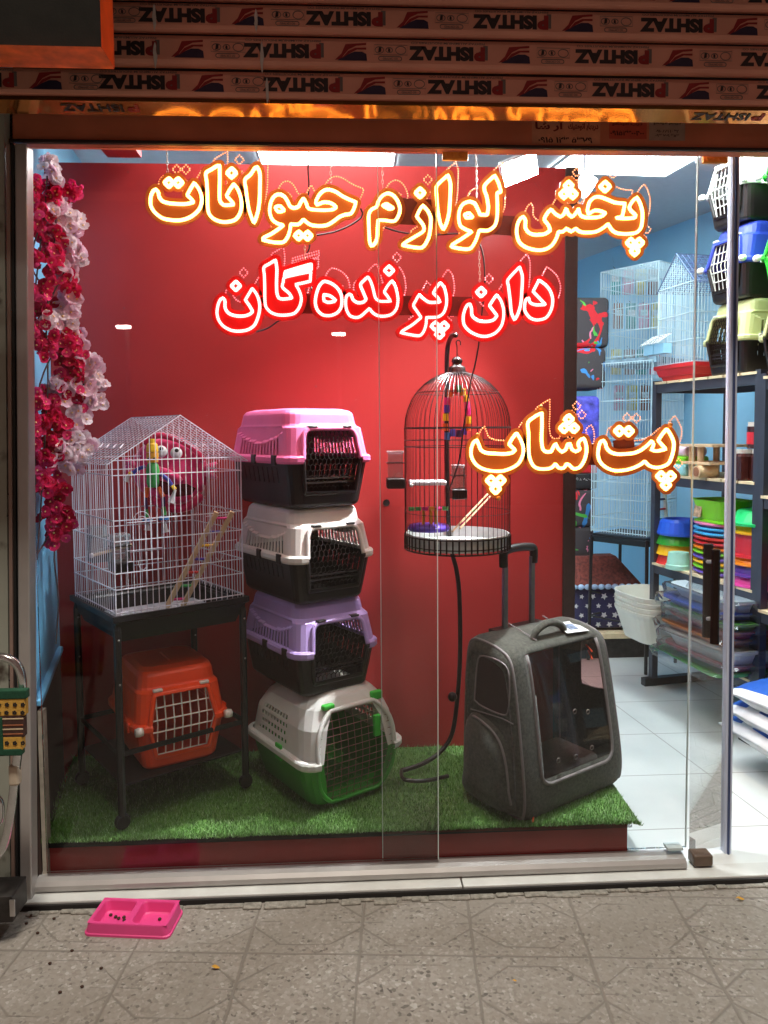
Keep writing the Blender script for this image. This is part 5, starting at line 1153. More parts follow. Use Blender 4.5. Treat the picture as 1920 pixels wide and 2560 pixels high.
# ------------------------------------------------------------------ blossom garland on the left wall
ga = thing('flower_garland', 'garland of pink and white artificial blossom trailing down the left wall', 'artificial flowers', P(110, 1400, .2)); o = tuple(ga.location)
pinks = [mat('petal_crimson', lin((212, 40, 92)), .85, spec=.15, var=.3, scale=25), mat('petal_pink', lin((232, 72, 126)), .85, spec=.15, var=.25, scale=25), mat('petal_red', lin((190, 24, 66)), .85, spec=.15, var=.25, scale=25)]
whites = [mat('petal_white', lin((240, 226, 230)), .85, spec=.15, var=.06, scale=25), mat('petal_blush', lin((232, 200, 214)), .85, spec=.15, var=.08, scale=25)]
cent = mat('flower_centre', lin((240, 200, 130)), .6)
for m_ in pinks+whites:                     # thin cloth lets some light through
    n = m_.node_tree.nodes; l = m_.node_tree.links; b = n['Principled BSDF']; t_ = n.new('ShaderNodeBsdfTranslucent'); x_ = n.new('ShaderNodeMixShader'); x_.inputs[0].default_value = .4
    l.new(b.inputs['Base Color'].links[0].from_socket, t_.inputs[0]); l.new(b.outputs[0], x_.inputs[1]); l.new(t_.outputs[0], x_.inputs[2]); l.new(x_.outputs[0], n['Material Output'].inputs[0])
def blossom_mesh(r, pm, seed):
    q = random.Random(seed); mb = MB(); n = 6 if seed % 2 else 5
    for k in range(n):
        a0 = 2*math.pi*k/n+q.uniform(-.15, .15); cup = q.uniform(.1, .6); g = []
        for i in range(4):
            t = i/3; rad = r*(.1+.9*t); wd = r*(.18, .52, .62, .34)[i]
            row = []
            for j in (-1, 0, 1):
                a = Vector((math.cos(a0), math.sin(a0), 0)); b = Vector((-math.sin(a0), math.cos(a0), 0))
                row.append(a*rad*math.cos(cup*t)+b*wd*j+Vector((0, 0, rad*math.sin(cup*t)*.8+abs(j)*r*.12*q.uniform(.2, 1.4)+q.uniform(-.09, .09)*r)))
            g.append(row)
        for i in range(3):
            for j in range(2): mb.add([g[i][j], g[i][j+1], g[i+1][j+1], g[i+1][j]], [(0, 1, 2, 3)])
    mb.ball((0, 0, r*.12), r*.17, 6, 4, mi=1)
    o_ = mb.build('blossom', [pm, cent], ga); me = o_.data; bpy.data.objects.remove(o_); return me
PM = [blossom_mesh(.0185*k, pinks[i % 3], i) for i, k in enumerate((1, .9, 1.1, 1.0, .85, 1.05))]
WM = [blossom_mesh(.021*k, whites[i % 2], 20+i) for i, k in enumerate((1, 1.1, .95, 1.15))]
pc = [(75, 470, 25), (110, 480, 35), (150, 490, 30), (182, 475, 20), (75, 560, 28), (130, 590, 30), (150, 640, 35), (70, 650, 18), (100, 640, 20), (150, 690, 30), (178, 720, 25), (98, 730, 28), (110, 760, 30), (90, 800, 25), (82, 840, 26), (110, 870, 28), (160, 860, 42), (190, 880, 26), (178, 920, 36), (170, 960, 30), (196, 1000, 28), (110, 1000, 28), (130, 1030, 35), (97, 1060, 28), (140, 1080, 40), (100, 1130, 33), (150, 1120, 28), (118, 1180, 35), (103, 1220, 28), (150, 1230, 25), (140, 1290, 38), (170, 1300, 22), (150, 1330, 25), (133, 1355, 15), (90, 520, 22), (120, 530, 25)]
wc = [(125, 415, 22), (135, 448, 22), (150, 530, 28), (182, 560, 28), (198, 600, 24), (152, 570, 22), (202, 640, 20), (180, 655, 24), (172, 765, 28), (132, 795, 26), (165, 815, 20), (195, 850, 20), (225, 920, 32), (215, 965, 28), (248, 958, 20), (240, 1005, 22), (148, 980, 28), (200, 1040, 26), (178, 1105, 34), (212, 1108, 24), (188, 1155, 24), (152, 1140, 28), (168, 690, 18)]
q = random.Random(5); fl_ = []
for cl, ms in ((pc, PM), (wc, WM)):
    for px, py, rad in cl:
        n = max(3, int((rad/11)**2*2.3))
        for i in range(n):
            a = q.uniform(0, 6.283); d = rad*math.sqrt(q.random())
            x, y = px+d*math.cos(a), py+d*math.sin(a)
            Yd = min(.45, max(.06, .11+(x-70)/170*.20+q.uniform(-.035, .035)))
            p = P(max(x, 66), y, Yd)
            if p.x < lwx(p.y)+.012: p.x = lwx(p.y)+q.uniform(.012, .03)
            fl_.append((p, q.choice(ms)))
q.shuffle(fl_)
rest = MB(); rm = {}
def flower_rot():
    return Matrix.Rotation(q.uniform(0, 6.28), 4, 'Z') @ Matrix.Rotation(R(90)+q.uniform(-.95, .95), 4, 'X') @ Matrix.Rotation(q.uniform(-.8, .8), 4, 'Y')
mats_all = []
for i, (p, me) in enumerate(fl_):
    yaw = q.uniform(-.9, .9); M_ = Matrix.Translation(p-Vector(o)) @ Matrix.Rotation(yaw+.3, 4, 'Z') @ Matrix.Rotation(R(90)+q.uniform(-.8, .6), 4, 'X') @ Matrix.Rotation(q.uniform(0, 6.28), 4, 'Z')
    if i < 99:
        b = bpy.data.objects.new('blossom', me); COL.objects.link(b); b.parent = ga; b.matrix_local = M_
    else:
        off = len(rest.v)
        for m_ in me.materials:
            if m_ not in mats_all: mats_all.append(m_)
        rest.v += [M_ @ v.co for v in me.vertices]
        for f in me.polygons: rest.f.append([off+k for k in f.vertices]); rest.mi.append(mats_all.index(me.materials[f.material_index]))
rb_ = rest.build('blossom_mass', mats_all, ga); rb_['kind'] = 'stuff'
stem_m = mat('twig_grey', lin((86, 62, 66)), .8, var=.2, scale=60)
for pts in ([(78, 1420), (86, 1320), (88, 1200), (80, 1050), (72, 900), (84, 760), (98, 640), (112, 520), (118, 440)], [(92, 1400), (104, 1240), (112, 1100), (120, 950), (116, 820), (125, 700), (140, 560), (134, 450)], [(88, 1400), (82, 1250), (92, 1100), (100, 960), (150, 870), (196, 930), (214, 980)], [(140, 1610), (146, 1500), (136, 1400), (140, 1330)], [(96, 700), (78, 660), (88, 600), (104, 560)], [(86, 1560), (84, 1480), (88, 1400), (110, 1360), (128, 1330)], [(110, 780), (140, 720), (175, 650), (190, 600)]):
    MB().tube(catmull([P(x, y, .10+(x-70)/170*.2) for x, y in pts], False, 4), .0026, 5).build('stem', stem_m, ga, org=o)

# ------------------------------------------------------------------ on the pavement
pb = P(290, 2330, -.25)
g = G(337, 2308, -.022); bowl = thing('food_bowl', 'bright pink double plastic food bowl with a few dark pellets on the pavement', 'pet bowl', (g.x, g.y, -.022), R(-7))
pkb = pl('bowl_pink', (226, 72, 140), .4)
def rr(w_, d_, r, z, cx=0, n=6):
    out = []
    for (sx, sy, a0) in ((1, 1, 0), (-1, 1, 90), (-1, -1, 180), (1, -1, 270)):
        for k in range(n+1): a = R(a0+90*k/n); out.append((cx+sx*(w_/2-r)+r*math.cos(a), sy*(d_/2-r)+r*math.sin(a), z))
    return out
BW, BD, BH = .245, .125, .036
mb = MB().loft([rr(BW*1.02, BD*1.03, .018, 0), rr(BW*1.02, BD*1.03, .018, .006), rr(BW*.99, BD*.99, .018, .008), rr(BW*.95, BD*.95, .018, BH-.003), rr(BW*.935, BD*.93, .016, BH)], True, False)
mb.build('outer_shell', pkb, bowl, smooth=False)
tp = MB(); Wt = BW*.935; Dt = BD*.93
for cx in (-Wt/4, Wt/4):
    wo = Wt/2; inn = rr(wo-.016, Dt-.016, .014, BH, cx); out = rr(wo, Dt, .0012, BH, cx)
    tp.loft([out, inn, rr(wo-.020, Dt-.020, .014, BH-.003, cx), rr(wo-.032, Dt-.03, .016, .008, cx), rr(wo-.04, Dt-.04, .014, .005, cx)], False, True)
tp.build('twin_basin', pkb, bowl, smooth=False)
kib = mat('kibble', (.05, .022, .012), .8, var=.3)
for i, (x, y) in enumerate(((-.08, .02), (-.062, .012), (-.05, .006), (-.037, .012), (-.03, -.002), (-.085, -.02), (.07, .01), (.055, -.025), (.066, -.024))):
    tag(MB().ball((0, 0, 0), .0055, 7, 5, (1, 1, .7)).build('food_pellet', kib), 'dark food pellet lying in the pink bowl', 'food pellet', 'pellets in the pink bowl').location = bowl.matrix_basis @ Vector((x, y, .009)) if False else (g.x+x*math.cos(R(-7))-y*math.sin(R(-7)), g.y+x*math.sin(R(-7))+y*math.cos(R(-7)), -.022+.009)
for i, (px, py) in enumerate(((94, 2332), (125, 2408), (253, 2420), (66, 2308), (180, 2376), (78, 2288), (135, 2296), (150, 2480), (205, 2466))):
    p = G(px, py, -.018); tag(MB().ball((0, 0, 0), .0045, 6, 5, (1.2, .9, .7)).build('food_crumb', kib), 'dark crumb of pet food dropped on the paving left of the pink bowl', 'crumb', 'crumbs on the paving').location = p
for px, py, lb, s in ((538, 2417, 'small dry yellow leaf lying on the paving below the pink bowl', 1.0), (1850, 2246, 'curled yellow leaf lying at the doorstep on the right', 1.1), (1286, 2451, 'tiny dry yellow leaf lying on the paving at the lower right', .5)):
    p = G(px, py, -.014); mb = MB(); n = 6
    a = [(.013*s*(i/n*2-1), .005*s*math.sin(math.pi*i/n), .003*s*math.sin(4*i/n)) for i in range(n+1)]; b = [(.013*s*(i/n*2-1), -.005*s*math.sin(math.pi*i/n), .004*s*math.cos(3*i/n)) for i in range(n-1, 0, -1)]
    mb.add(a+b, [list(range(2*n))]); tag(mb.build('dry_leaf', mat('dry_leaf', lin((200, 150, 50)), .7, var=.2)), lb, 'leaf').location = p

# chair at the left edge: chrome arm, patterned cloth
ch = thing('chrome_chair', 'chrome tube chair with a green and yellow patterned cloth at the left edge', 'chair', P(10, 2280, -.3)); o = tuple(ch.location)
chm = mat('chrome_tube', (.62, .63, .63), .16, .95)
MB().tube(catmull([P(-90, 1640, -.3), P(-20, 1641, -.3), P(18, 1646, -.3), P(44, 1664, -.3), P(55, 1700, -.3), P(54, 1760, -.3), P(48, 1850, -.3), P(40, 1920, -.3), P(26, 2040, -.3), P(6, 2120, -.3), P(-40, 2170, -.3)], False, 6), .0115, 10).build('arm_tube', chm, ch, org=o, smooth=True)
MB().tube(catmull([P(-60, 2080, -.28), P(-6, 2060, -.28), P(4, 2030, -.28), P(-4, 1996, -.28), P(-50, 1980, -.28)], False, 6), .008, 8).build('side_hoop', chm, ch, org=o, smooth=True)
k = MPP(-.32)
def cl(px0, py0, px1, py1, y, nm, m):
    a, b = P(px0, py0, y), P(px1, py1, y); return MB().box(((a.x+b.x)/2, y+.012, (a.z+b.z)/2), (b.x-a.x, .024, a.z-b.z)).build(nm, m, ch, org=o, bevel=.003)
grn = mat('cloth_green', lin((24, 74, 52)), .9, var=.15, scale=100, bump=.3); yel = mat('cloth_yellow', lin((205, 160, 70)), .9, var=.15, scale=120, bump=.3); brn = mat('cloth_brown', lin((70, 45, 38)), .9, var=.2, scale=120)
cl(-80, 1729, 66, 1748, -.335, 'cloth_border', grn); cl(-80, 1748, 63, 1790, -.333, 'flower_band', yel)
cl(-80, 1790, 60, 1844, -.333, 'stripe_band', brn); cl(-80, 1844, 56, 1876, -.333, 'flower_band', yel); cl(-80, 1876, 54, 1890, -.335, 'cloth_border', grn); cl(-20, 1795, 8, 1890, -.337, 'cloth_border', grn)
fm = MB(); r_ = random.Random(2)
for y in (1762, 1782, 1858):
    for i in range(5):
        c = P(56-20*i+(y % 3), y, -.3345)
        for a in range(5): fm.ball(c+Vector((3.4*k*math.cos(a*1.257), 0, 3.4*k*math.sin(a*1.257))), 2.6*k, 6, 4, (1, .3, 1))
fm.build('printed_flower', mat('cloth_black', (.02, .016, .014), .9), ch, org=o)
for i, y in enumerate((1796, 1812, 1822, 1834)): cl(-2, y, 58, y+4, -.3342, 'stripe', mat('cloth_cream', lin((190, 170, 140)), .9) if i % 2 == 0 else mat('cloth_tan', lin((150, 90, 60)), .9))
MB().box((P(40, 1985, -.3).x, -.3, P(40, 1935, -.3).z), (.026, .028, .055)).build('tape_wrap', mat('tape', (.55, .47, .36), .7), ch, org=o, bevel=.006)
bx = thing('metal_box', 'dark worn metal box on the ground at the bottom left', 'box', P(10, 2290, -.2)); o = tuple(bx.location)
a, b = P(-120, 2236, -.2), P(40, 2296, -.2)
MB().box(((a.x+b.x)/2, -.17, (a.z+b.z)/2), (b.x-a.x, .1, a.z-b.z)).build('body', mat('worn_black', (.04, .036, .034), .5, .3, var=.4, scale=30), bx, org=o, bevel=.004)
a, b = P(24, 2250, -.222), P(38, 2290, -.222)
MB().box(((a.x+b.x)/2, -.222, (a.z+b.z)/2), (b.x-a.x, .004, a.z-b.z)).build('end_plate', alu, bx, org=o)
# ------------------------------------------------------------------ shop interior at the right: shelving
U = Vector((.19, -.98, 0)).normalized(); V = Vector((.98, .19, 0)).normalized(); AS = math.atan2(-V.x, V.y)
steel = mat('shelf_steel', lin((70, 72, 82)), .45, .4, var=.08, scale=8); pine = mat('shelf_pine', lin((225, 205, 165)), .65, var=.15, scale=20)
def shelf_unit(label, O, L, dep, heights, top):
    t = thing('shelf_rack', label, 'shelf', O); o = Vector(O)
    W3 = lambda a, b, z: o+U*a+V*b+Vector((0, 0, z))
    for a in (0, L):
        for b in (0, dep):
            mb = MB(); mb.flatbar(W3(a, b, 0), W3(a, b, top), .034, .034, up=tuple(U)); mb.build('upright', steel, t, org=O)
        MB().flatbar(W3(a, -.06, .022), W3(a, dep+.04, .022), .04, .04).build('foot', mat('foot_black', (.015, .015, .018), .5), t, org=O)
    for h in heights:
        mb = MB()
        for b in (0, dep): mb.flatbar(W3(-.017, b, h-.022), W3(L+.017, b, h-.022), .026, .044)
        for a in (0, L): mb.flatbar(W3(a, 0, h-.022), W3(a, dep, h-.022), .026, .044)
        mb.build('shelf_frame', steel, t, org=O)
        sl = MB(); n = int(L/.1)
        for i in range(n):
            a = (i+.5)*L/n; sl.flatbar(W3(a, -.02, h+.007), W3(a, dep+.02, h+.007), L/n-.012, .012)
        s_ = sl.build('wooden_slats', pine, t, org=O)
    return W3
OA = Vector((G(1632, 1712).x, G(1632, 1712).y, 0)); OB = OA+U*.80
LA = .77; DEP = .44
WA = shelf_unit('dark steel shelf rack with wooden slats holding coloured bowls beside the door handle', OA, LA, DEP, (.26, .665, 1.145, 1.63), 1.65)
WB_ = shelf_unit('nearer dark steel shelf rack at the right edge of the photo holding tubs', OB, .95, DEP, (.10, .59, 1.09, 1.605), 1.63)
# dark trim boards along the wall
tag(MB().flatbar(WA(-.2, .56, .40), WA(2.0, .56, .40), .02, .42).build('skirting_panel', mat('dark_skirting', (.03, .03, .034), .55, var=.3), org=WA(0, .5, .4)), 'dark board panel along the wall behind the shelf racks', 'panel')

def on(W3, a, b, z): return W3(a, b, z)
cw = pl('shelf_white', (230, 228, 220)); cbl = pl('shelf_blue', (42, 62, 170)); cgr = pl('shelf_green', (40, 190, 40)); col_ = pl('shelf_olive', (196, 200, 140)); gw = pl('grid_white', (238, 236, 226))
def dn(p, z): p = Vector(p); p.z = z; return p
for W3, a, items in ((WA, .545, (('olive topped carrier with a black lattice door at the bottom of the left stack', col_, blk, 'hex'), ('blue topped carrier with a white grid door second in the left stack', cbl, blk, 'grid'), ('white topped carrier with a white grid door topmost of the left stack', cw, blk, 'grid'))),
                     (WB_, .12, (('olive topped carrier with a black lattice door at the right edge of the photo', col_, blk, 'hex'), ('green carrier with a white grid door in the middle of the right stack', cgr, cgr, 'grid'), ('green topped carrier with a white grid door topmost at the right edge', cgr, blk, 'grid')))):
    z = 1.64 if W3 is WA else 1.618
    for lb, tm, bm__, stl in items:
        p = W3(a, .20, 0); p.z = z
        carrier(lb, p, AS, .30, .46, .345, .16, tm, bm__, bm__ if stl == 'hex' else gw, stl, rim_m=tm if stl == 'hex' else tm, clip_m=gw, group='carriers stacked on the top shelf'); z += .342
# the white cages
cyan = mat('pale_wire', lin((205, 232, 240)), .4, .05, var=.04)
redt = pl('tray_red', (205, 40, 44))
house_cage('white house shaped cage with a red base tray on top of the shelf rack', dn(WA(.17, .20, 0), 1.72), AS, .30, .42, .40, .56, (redt, .075, 1), cyan, step=.018, r=.0019, doors=False, rails=(.01, .12, .25), roof_m=mat('roof_wire', lin((110, 130, 165)), .4, .3), over=.01)
Ast = R(38); cc = G(1566, 1690); CX = Vector((cc.x+.12, cc.y+.24, 0))
stand2 = thing('cage_stand', 'black metal stand under the white cage with a toy ladder inside the shop', 'stand', CX, Ast)
z4 = 0.79
for sx in (-1, 1):
    for sy in (-1, 1): MB().tube([(sx*.165, sy*.19, .01), (sx*.155, sy*.18, z4-.02)], .010, 6).build('leg', stm, stand2)
mb = MB()
for sy in (-1, 1): mb.bar((-.155, sy*.183, z4-.03), (.155, sy*.183, z4-.03), .008); mb.bar((-.16, sy*.186, .28), (.16, sy*.186, .28), .006); mb.bar((-.16, sy*.186, .43), (.16, sy*.186, .34), .006)
for sx in (-1, 1): mb.bar((sx*.157, -.183, z4-.03), (sx*.157, .183, z4-.03), .008); mb.bar((sx*.16, -.186, .28), (sx*.16, .186, .28), .006)
mb.build('cross_bars', stm, stand2)
mbx = MB().box((0, 0, z4-.035), (.30, .35, .05)); mbx.build('top_tray', tblk, stand2)
house_cage('white box cage with a ladder standing on the black metal stand', dn(CX, z4), Ast, .32, .36, .52, .52, None, cyan, step=.017, r=.0019, doors=True, flat=True, rails=(.01, .09, .2, .3, .42))
rr2 = Matrix.Rotation(Ast, 3, 'Z')
def c4(x, y, z): return dn(CX, 0)+(rr2 @ Vector((x, y, 0)))+Vector((0, 0, z))
ladder('white toy ladder with coloured rungs leaning on the box cage', c4(-.05, -.215, z4+.01), c4(-.06, -.19, z4+.40), tuple(rr2 @ Vector((1, 0, 0))), .10, [dye('green', (60, 160, 80)), dye('teal', (30, 150, 120)), dye('red', (205, 50, 40)), dye('navy', (60, 45, 90)), dye('yellow', (240, 195, 30)), dye('violet', (80, 50, 160)), dye('magenta', (215, 30, 120))], .016, .006, pl('ladder_white', (232, 232, 215)))
dv = Vector((.12, .22, 0))
house_cage('tall white box cage in the middle of the cage stack', dn(CX+dv+Vector((.02, .05, 0)), 1.33), Ast+R(2), .40, .36, .47, .47, None, cyan, step=.018, r=.0019, doors=False, flat=True, rails=(.01, .12, .24, .36))
c1 = house_cage('large white box cage at the very top of the cage stack', dn(CX+dv+Vector((.10, .08, 0)), 1.83), Ast-R(3), .50, .40, .54, .54, None, cyan, step=.018, r=.0019, doors=False, flat=True, rails=(.01, .16, .30, .44))
cbx = thing('stacked_base', 'blue and pink plastic base between the upper two white cages', 'cage base', dn(CX+dv+Vector((.06, .06, 0)), 1.805), Ast); MB().box((0, 0, 0), (.44, .38, .035)).build('tray', mat('base_mix', lin((120, 150, 165)), .5, var=.6, scale=14), cbx)
# bird seed packets hung inside the top cages as pale strips
for i in range(2):
    fd = thing('feeder', ('pale blue feeder hanging left on the house cage', 'pale blue feeder hanging right on the house cage')[i], 'bird feeder', WA(.12-.09*i+.02, -.09, 1.78), AS)
    MB().prism([(-.04, 0, 0), (.04, 0, 0), (.04, 0, .05), (-.04, 0, .05)], (0, .05, 0)).build('trough', pl('feeder_blue', (150, 205, 230)), fd); MB().prism([(-.04, -.03, .05), (.04, -.03, .05), (.04, .05, .1), (-.04, .05, .1)], (0, .003, .003)).build('lid', clr, fd)

# fabric beds behind the partition
cam_m, n, l = nodes_of('camouflage_cloth'); b = n['Principled BSDF']; b.inputs['Roughness'].default_value = .85
tc = n.new('ShaderNodeNewGeometry'); prev = None
for i, (cc_, off, th) in enumerate((((.055, .05, .055), 0, 0), ((.62, .02, .03), 0, .635), ((.05, .26, .62), 7.3, .62), ((.75, .22, .36), 13.1, .65), ((.08, .45, .06), 21.7, .67))):
    if i == 0: continue
    mp = n.new('ShaderNodeMapping'); mp.inputs['Location'].default_value = (off, off*1.3, off*.7); l.new(tc.outputs['Position'], mp.inputs[0])
    nz = n.new('ShaderNodeTexNoise'); nz.inputs['Scale'].default_value = 5.5; nz.inputs['Detail'].default_value = 2.5; nz.inputs['Distortion'].default_value = 1.6; l.new(mp.outputs[0], nz.inputs['Vector'])
    g_ = mth(n, l, 'GREATER_THAN', nz.outputs['Fac'], th); mx = n.new('ShaderNodeMix'); mx.data_type = 'RGBA'; l.new(g_, mx.inputs[0])
    if prev is None: mx.inputs[6].default_value = (.055, .05, .055, 1)
    else: l.new(prev, mx.inputs[6])
    mx.inputs[7].default_value = (*cc_, 1); prev = mx.outputs[2]
l.new(prev, b.inputs['Base Color'])
YB = 2.35
def soft(name, label, cat, px0, py0, px1, py1, Y, dep, m, r=.03):
    a, b = P(px0, py0, Y), P(px1, py1, Y); c = Vector(((a.x+b.x)/2, Y+dep/2, (a.z+b.z)/2))
    t = thing(name, label, cat, (c.x, c.y, b.z)); MB().rbox(c, (b.x-a.x, dep, a.z-b.z), r).build('body', m, t, org=tuple(t.location), smooth=True)
    return t, a, b
t, a, b = soft('pet_tent', 'dark grey cloth pet bed with coloured splashes topmost beside the partition', 'pet bed', 1418, 742, 1524, 868, YB, .3, cam_m)
t, a, b = soft('pet_tent', 'dark grey cloth pet bed with coloured splashes second from the top', 'pet bed', 1416, 869, 1516, 972, YB, .3, cam_m)
t, a, b = soft('printed_bag', 'violet blue printed bag between the camouflage cloth beds', 'bag', 1418, 990, 1500, 1150, YB, .25, mat('violet_print', lin((80, 80, 190)), .5, var=.7, scale=22))
t, a, b = soft('red_box', 'flat red box under the violet printed bag', 'box', 1416, 1150, 1494, 1183, YB, .25, redt, .01)
t, a, b = soft('black_box', 'black box with white scribbled lettering under the red box', 'box', 1414, 1184, 1492, 1222, YB, .25, mat('black_card', (.02, .02, .022), .5), .01)
sc2 = MB(); rr_ = random.Random(4); k2 = MPP(YB)
for i in range(7):
    c = P(1426+8*i, 1198, YB-.002); sc2.tube([c+Vector((rr_.uniform(-5, 5)*k2, 0, rr_.uniform(-4, 4)*k2)) for _ in range(4)], .0016, 4)
sc2.build('scribble', mat('white_ink', (.5, .5, .5), .6), t, org=tuple(t.location))
t, a, b = soft('pet_tent', 'dark grey cloth pet bed with coloured splashes lowest of the three', 'pet bed', 1412, 1224, 1490, 1318, YB, .25, cam_m)
t, a, b = soft('pet_cushion', 'dark grey splashed cloth cushion just above the starry pet house', 'pet bed', 1410, 1319, 1486, 1400, YB, .25, cam_m)
MB().rbox(P(1424, 1310, YB-.01), (.03, .02, .2), .009).build('white_trim', mat('white_cloth', (.6, .58, .6), .8), t, org=tuple(t.location), smooth=True)
plank = G(1540, 1600, .13)
tag(MB().box((P(1530, 1590, 2.2).x, 2.35, .15), (.55, .42, .03)).build('wooden_plank', pine, org=(P(1530, 1590, 2.2).x, 2.35, .15)), 'pale wooden plank on the floor carrying the starry pet house', 'plank')
tag(MB().box((P(1530, 1590, 2.2).x, 2.37, .065), (.5, .34, .13)).build('crate', mat('dark_crate', (.03, .028, .026), .7, var=.4), org=(P(1530, 1590, 2.2).x, 2.37, .065)), 'dark low crate under the pale wooden plank', 'crate')
a, b = P(1405, 1458, 2.2), P(1600, 1572, 2.2); 
hsx = thing('pet_house', 'navy pet house with white stars and a scalloped brown roof', 'pet house', ((a.x+b.x)/2, 2.35, b.z)); o = tuple(hsx.location)
MB().rbox(((a.x+b.x)/2, 2.38, (a.z+b.z)/2), (b.x-a.x, .34, a.z-b.z), .03).build('body', mat('navy_cloth', lin((38, 38, 78)), .85, bump=.2), hsx, org=o, smooth=True)
ra, rb2 = P(1400, 1400, 2.2), P(1606, 1462, 2.19)
MB().loft([[(ra.x, 2.19, rb2.z), (rb2.x, 2.19, rb2.z), (rb2.x, 2.56, rb2.z), (ra.x, 2.56, rb2.z)], [(ra.x+.12, 2.32, ra.z), (rb2.x-.12, 2.32, ra.z), (rb2.x-.12, 2.42, ra.z), (ra.x+.12, 2.42, ra.z)]]).build('roof', mat('roof_brown', lin((112, 52, 44)), .85, var=.5, scale=60, bump=.6, bscale=80), hsx, org=o)
tr = MB()
for i in range(13): x = ra.x+(rb2.x-ra.x)*i/12; tr.ball((x, 2.19, rb2.z-.008), .022, 8, 6, (1, .4, .8))
tr.build('scalloped_trim', mat('trim_blue', lin((170, 200, 235)), .7), hsx, org=o, smooth=True)
stv = MB(); rs = random.Random(8)
for i in range(7):
    for j in range(5):
        x = a.x+(b.x-a.x)*(i+.5+.5*(j % 2)-.2)/7; z = b.z+(a.z-b.z)*(j+.5)/5
        if x > b.x-.02: continue
        R0, an = .02*rs.uniform(.8, 1.15), rs.uniform(0, 1); stv.add([(x+(R0 if q_ % 2 == 0 else R0*.5)*math.sin(an+q_*math.pi/5), 2.2085, z+(R0 if q_ % 2 == 0 else R0*.5)*math.cos(an+q_*math.pi/5)) for q_ in range(10)], [list(range(10))])
stv.build('star_print', mat('star_white', (.62, .62, .64), .7), hsx, org=o)

# bowls on the third shelf
def bowl_thing(label, c, r, h, col, up=True, grp=None, nm='pet_dish', lip=.012, sq=1.0):
    t = thing(nm, label, 'bowl', c, 0, grp)
    if up: pr_ = [(.001, .006), (r*.62, .006), (r*.74, h*.9), (r*.82, h), (r*.88, h*.96), (r*1.0, .004), (r*1.0, 0), (r*.96, 0)]
    else: pr_ = [(r*.96, 0), (r*1.02, 0), (r*1.02, h*.25), (r*.95, h*.3), (r*.8, h), (.001, h)]
    MB().lathe(pr_, 28, sy=sq).build('bowl_body', col, t, smooth=False)
    return t
hz3 = .678
B = lambda a, b, z: WA(a, b, z)
pc_ = {k: pl('dish_'+k, v, .3) for k, v in {'blue': (40, 90, 210), 'green': (50, 150, 40), 'yellow': (250, 190, 20), 'red': (215, 50, 40), 'lime': (130, 215, 40), 'pink': (240, 130, 180), 'sky': (70, 180, 235), 'crimson': (205, 40, 50), 'violet': (110, 80, 190), 'orange': (245, 140, 30), 'mint': (170, 225, 205), 'emerald': (40, 200, 110), 'purple': (90, 50, 140), 'rose': (220, 70, 150)}.items()}
z = hz3
for k_, h in (('red', .05), ('yellow', .055), ('green', .04)):
    t = thing('pet_dish', {'red': 'red bowl at the bottom of the stack under the blue bowl', 'yellow': 'yellow bowl second from the bottom under the blue bowl', 'green': 'green bowl directly under the blue bowl'}[k_], 'bowl', B(.06, .10, z), 0, 'stacked bowls under the blue bowl')
    MB().lathe([(.09, 0), (.112, 0), (.108, .012), (.085, h+.03), (.07, h+.03), (.06, .02), (.001, .02)], 26).build('bowl_body', pc_[k_], t); z += h
t = thing('pet_dish', 'blue bowl on top of a stack left of the lime scoop', 'bowl', B(.07, .10, z+.01))
MB().lathe([(.112, 0), (.115, .01), (.10, .07), (.085, .085), (.078, .082), (.066, .03), (.001, .03)], 28).build('bowl_body', pc_['blue'], t, smooth=False)
bowl_thing('mint green upturned dome bowl in front of the rainbow stack', B(.21, -.0, hz3), .062, .085, pc_['mint'], up=False)
z = hz3
for i, (k_, ds) in enumerate((('violet', 'violet dish at the very bottom of the rainbow stack'), ('lime', 'lime dish second from the bottom of the rainbow stack'), ('yellow', 'yellow dish third from the bottom of the rainbow stack'), ('violet', 'violet dish in the middle of the rainbow stack'), ('lime', 'lime dish above the middle violet one of the rainbow stack'), ('orange', 'orange dish below the red dishes of the rainbow stack'), ('crimson', 'lower of the two red dishes in the rainbow stack'), ('red', 'upper of the two red dishes in the rainbow stack'), ('sky', 'lower sky blue dish in the rainbow stack'), ('sky', 'upper sky blue dish in the rainbow stack'), ('pink', 'pink dish right under the lime green scoop'))):
    t = thing('pet_dish', ds, 'bowl', B(.40, .10, z), AS, 'rainbow stack of dishes')
    MB().lathe([(.11, 0), (.125, .008), (.146, .010), (.150, .014), (.150, .019), (.144, .022), (.13, .023), (.001, .023)], 32, cap0=True, sy=.74).build('dish_body', pc_[k_], t, bevel=.001); z += .0238
t = thing('litter_scoop_tub', 'lime green tub with a picture label on top of the rainbow stack', 'tub', B(.41, .10, z), AS)
MB().loft([rr(.25, .19, .05, 0), rr(.25, .19, .05, .006), rr(.22, .165, .05, .012), rr(.26, .2, .06, .105), rr(.27, .21, .06, .11), rr(.25, .19, .055, .108), rr(.2, .15, .04, .02)], True, True).build('tub_body', pc_['lime'], t)
MB().box((-.06, -.095, .055), (.055, .004, .07), Matrix.Rotation(R(-9), 3, 'X')).build('picture_label', mat('label_print', lin((190, 160, 130)), .5, var=.6, scale=50), t)
z = hz3
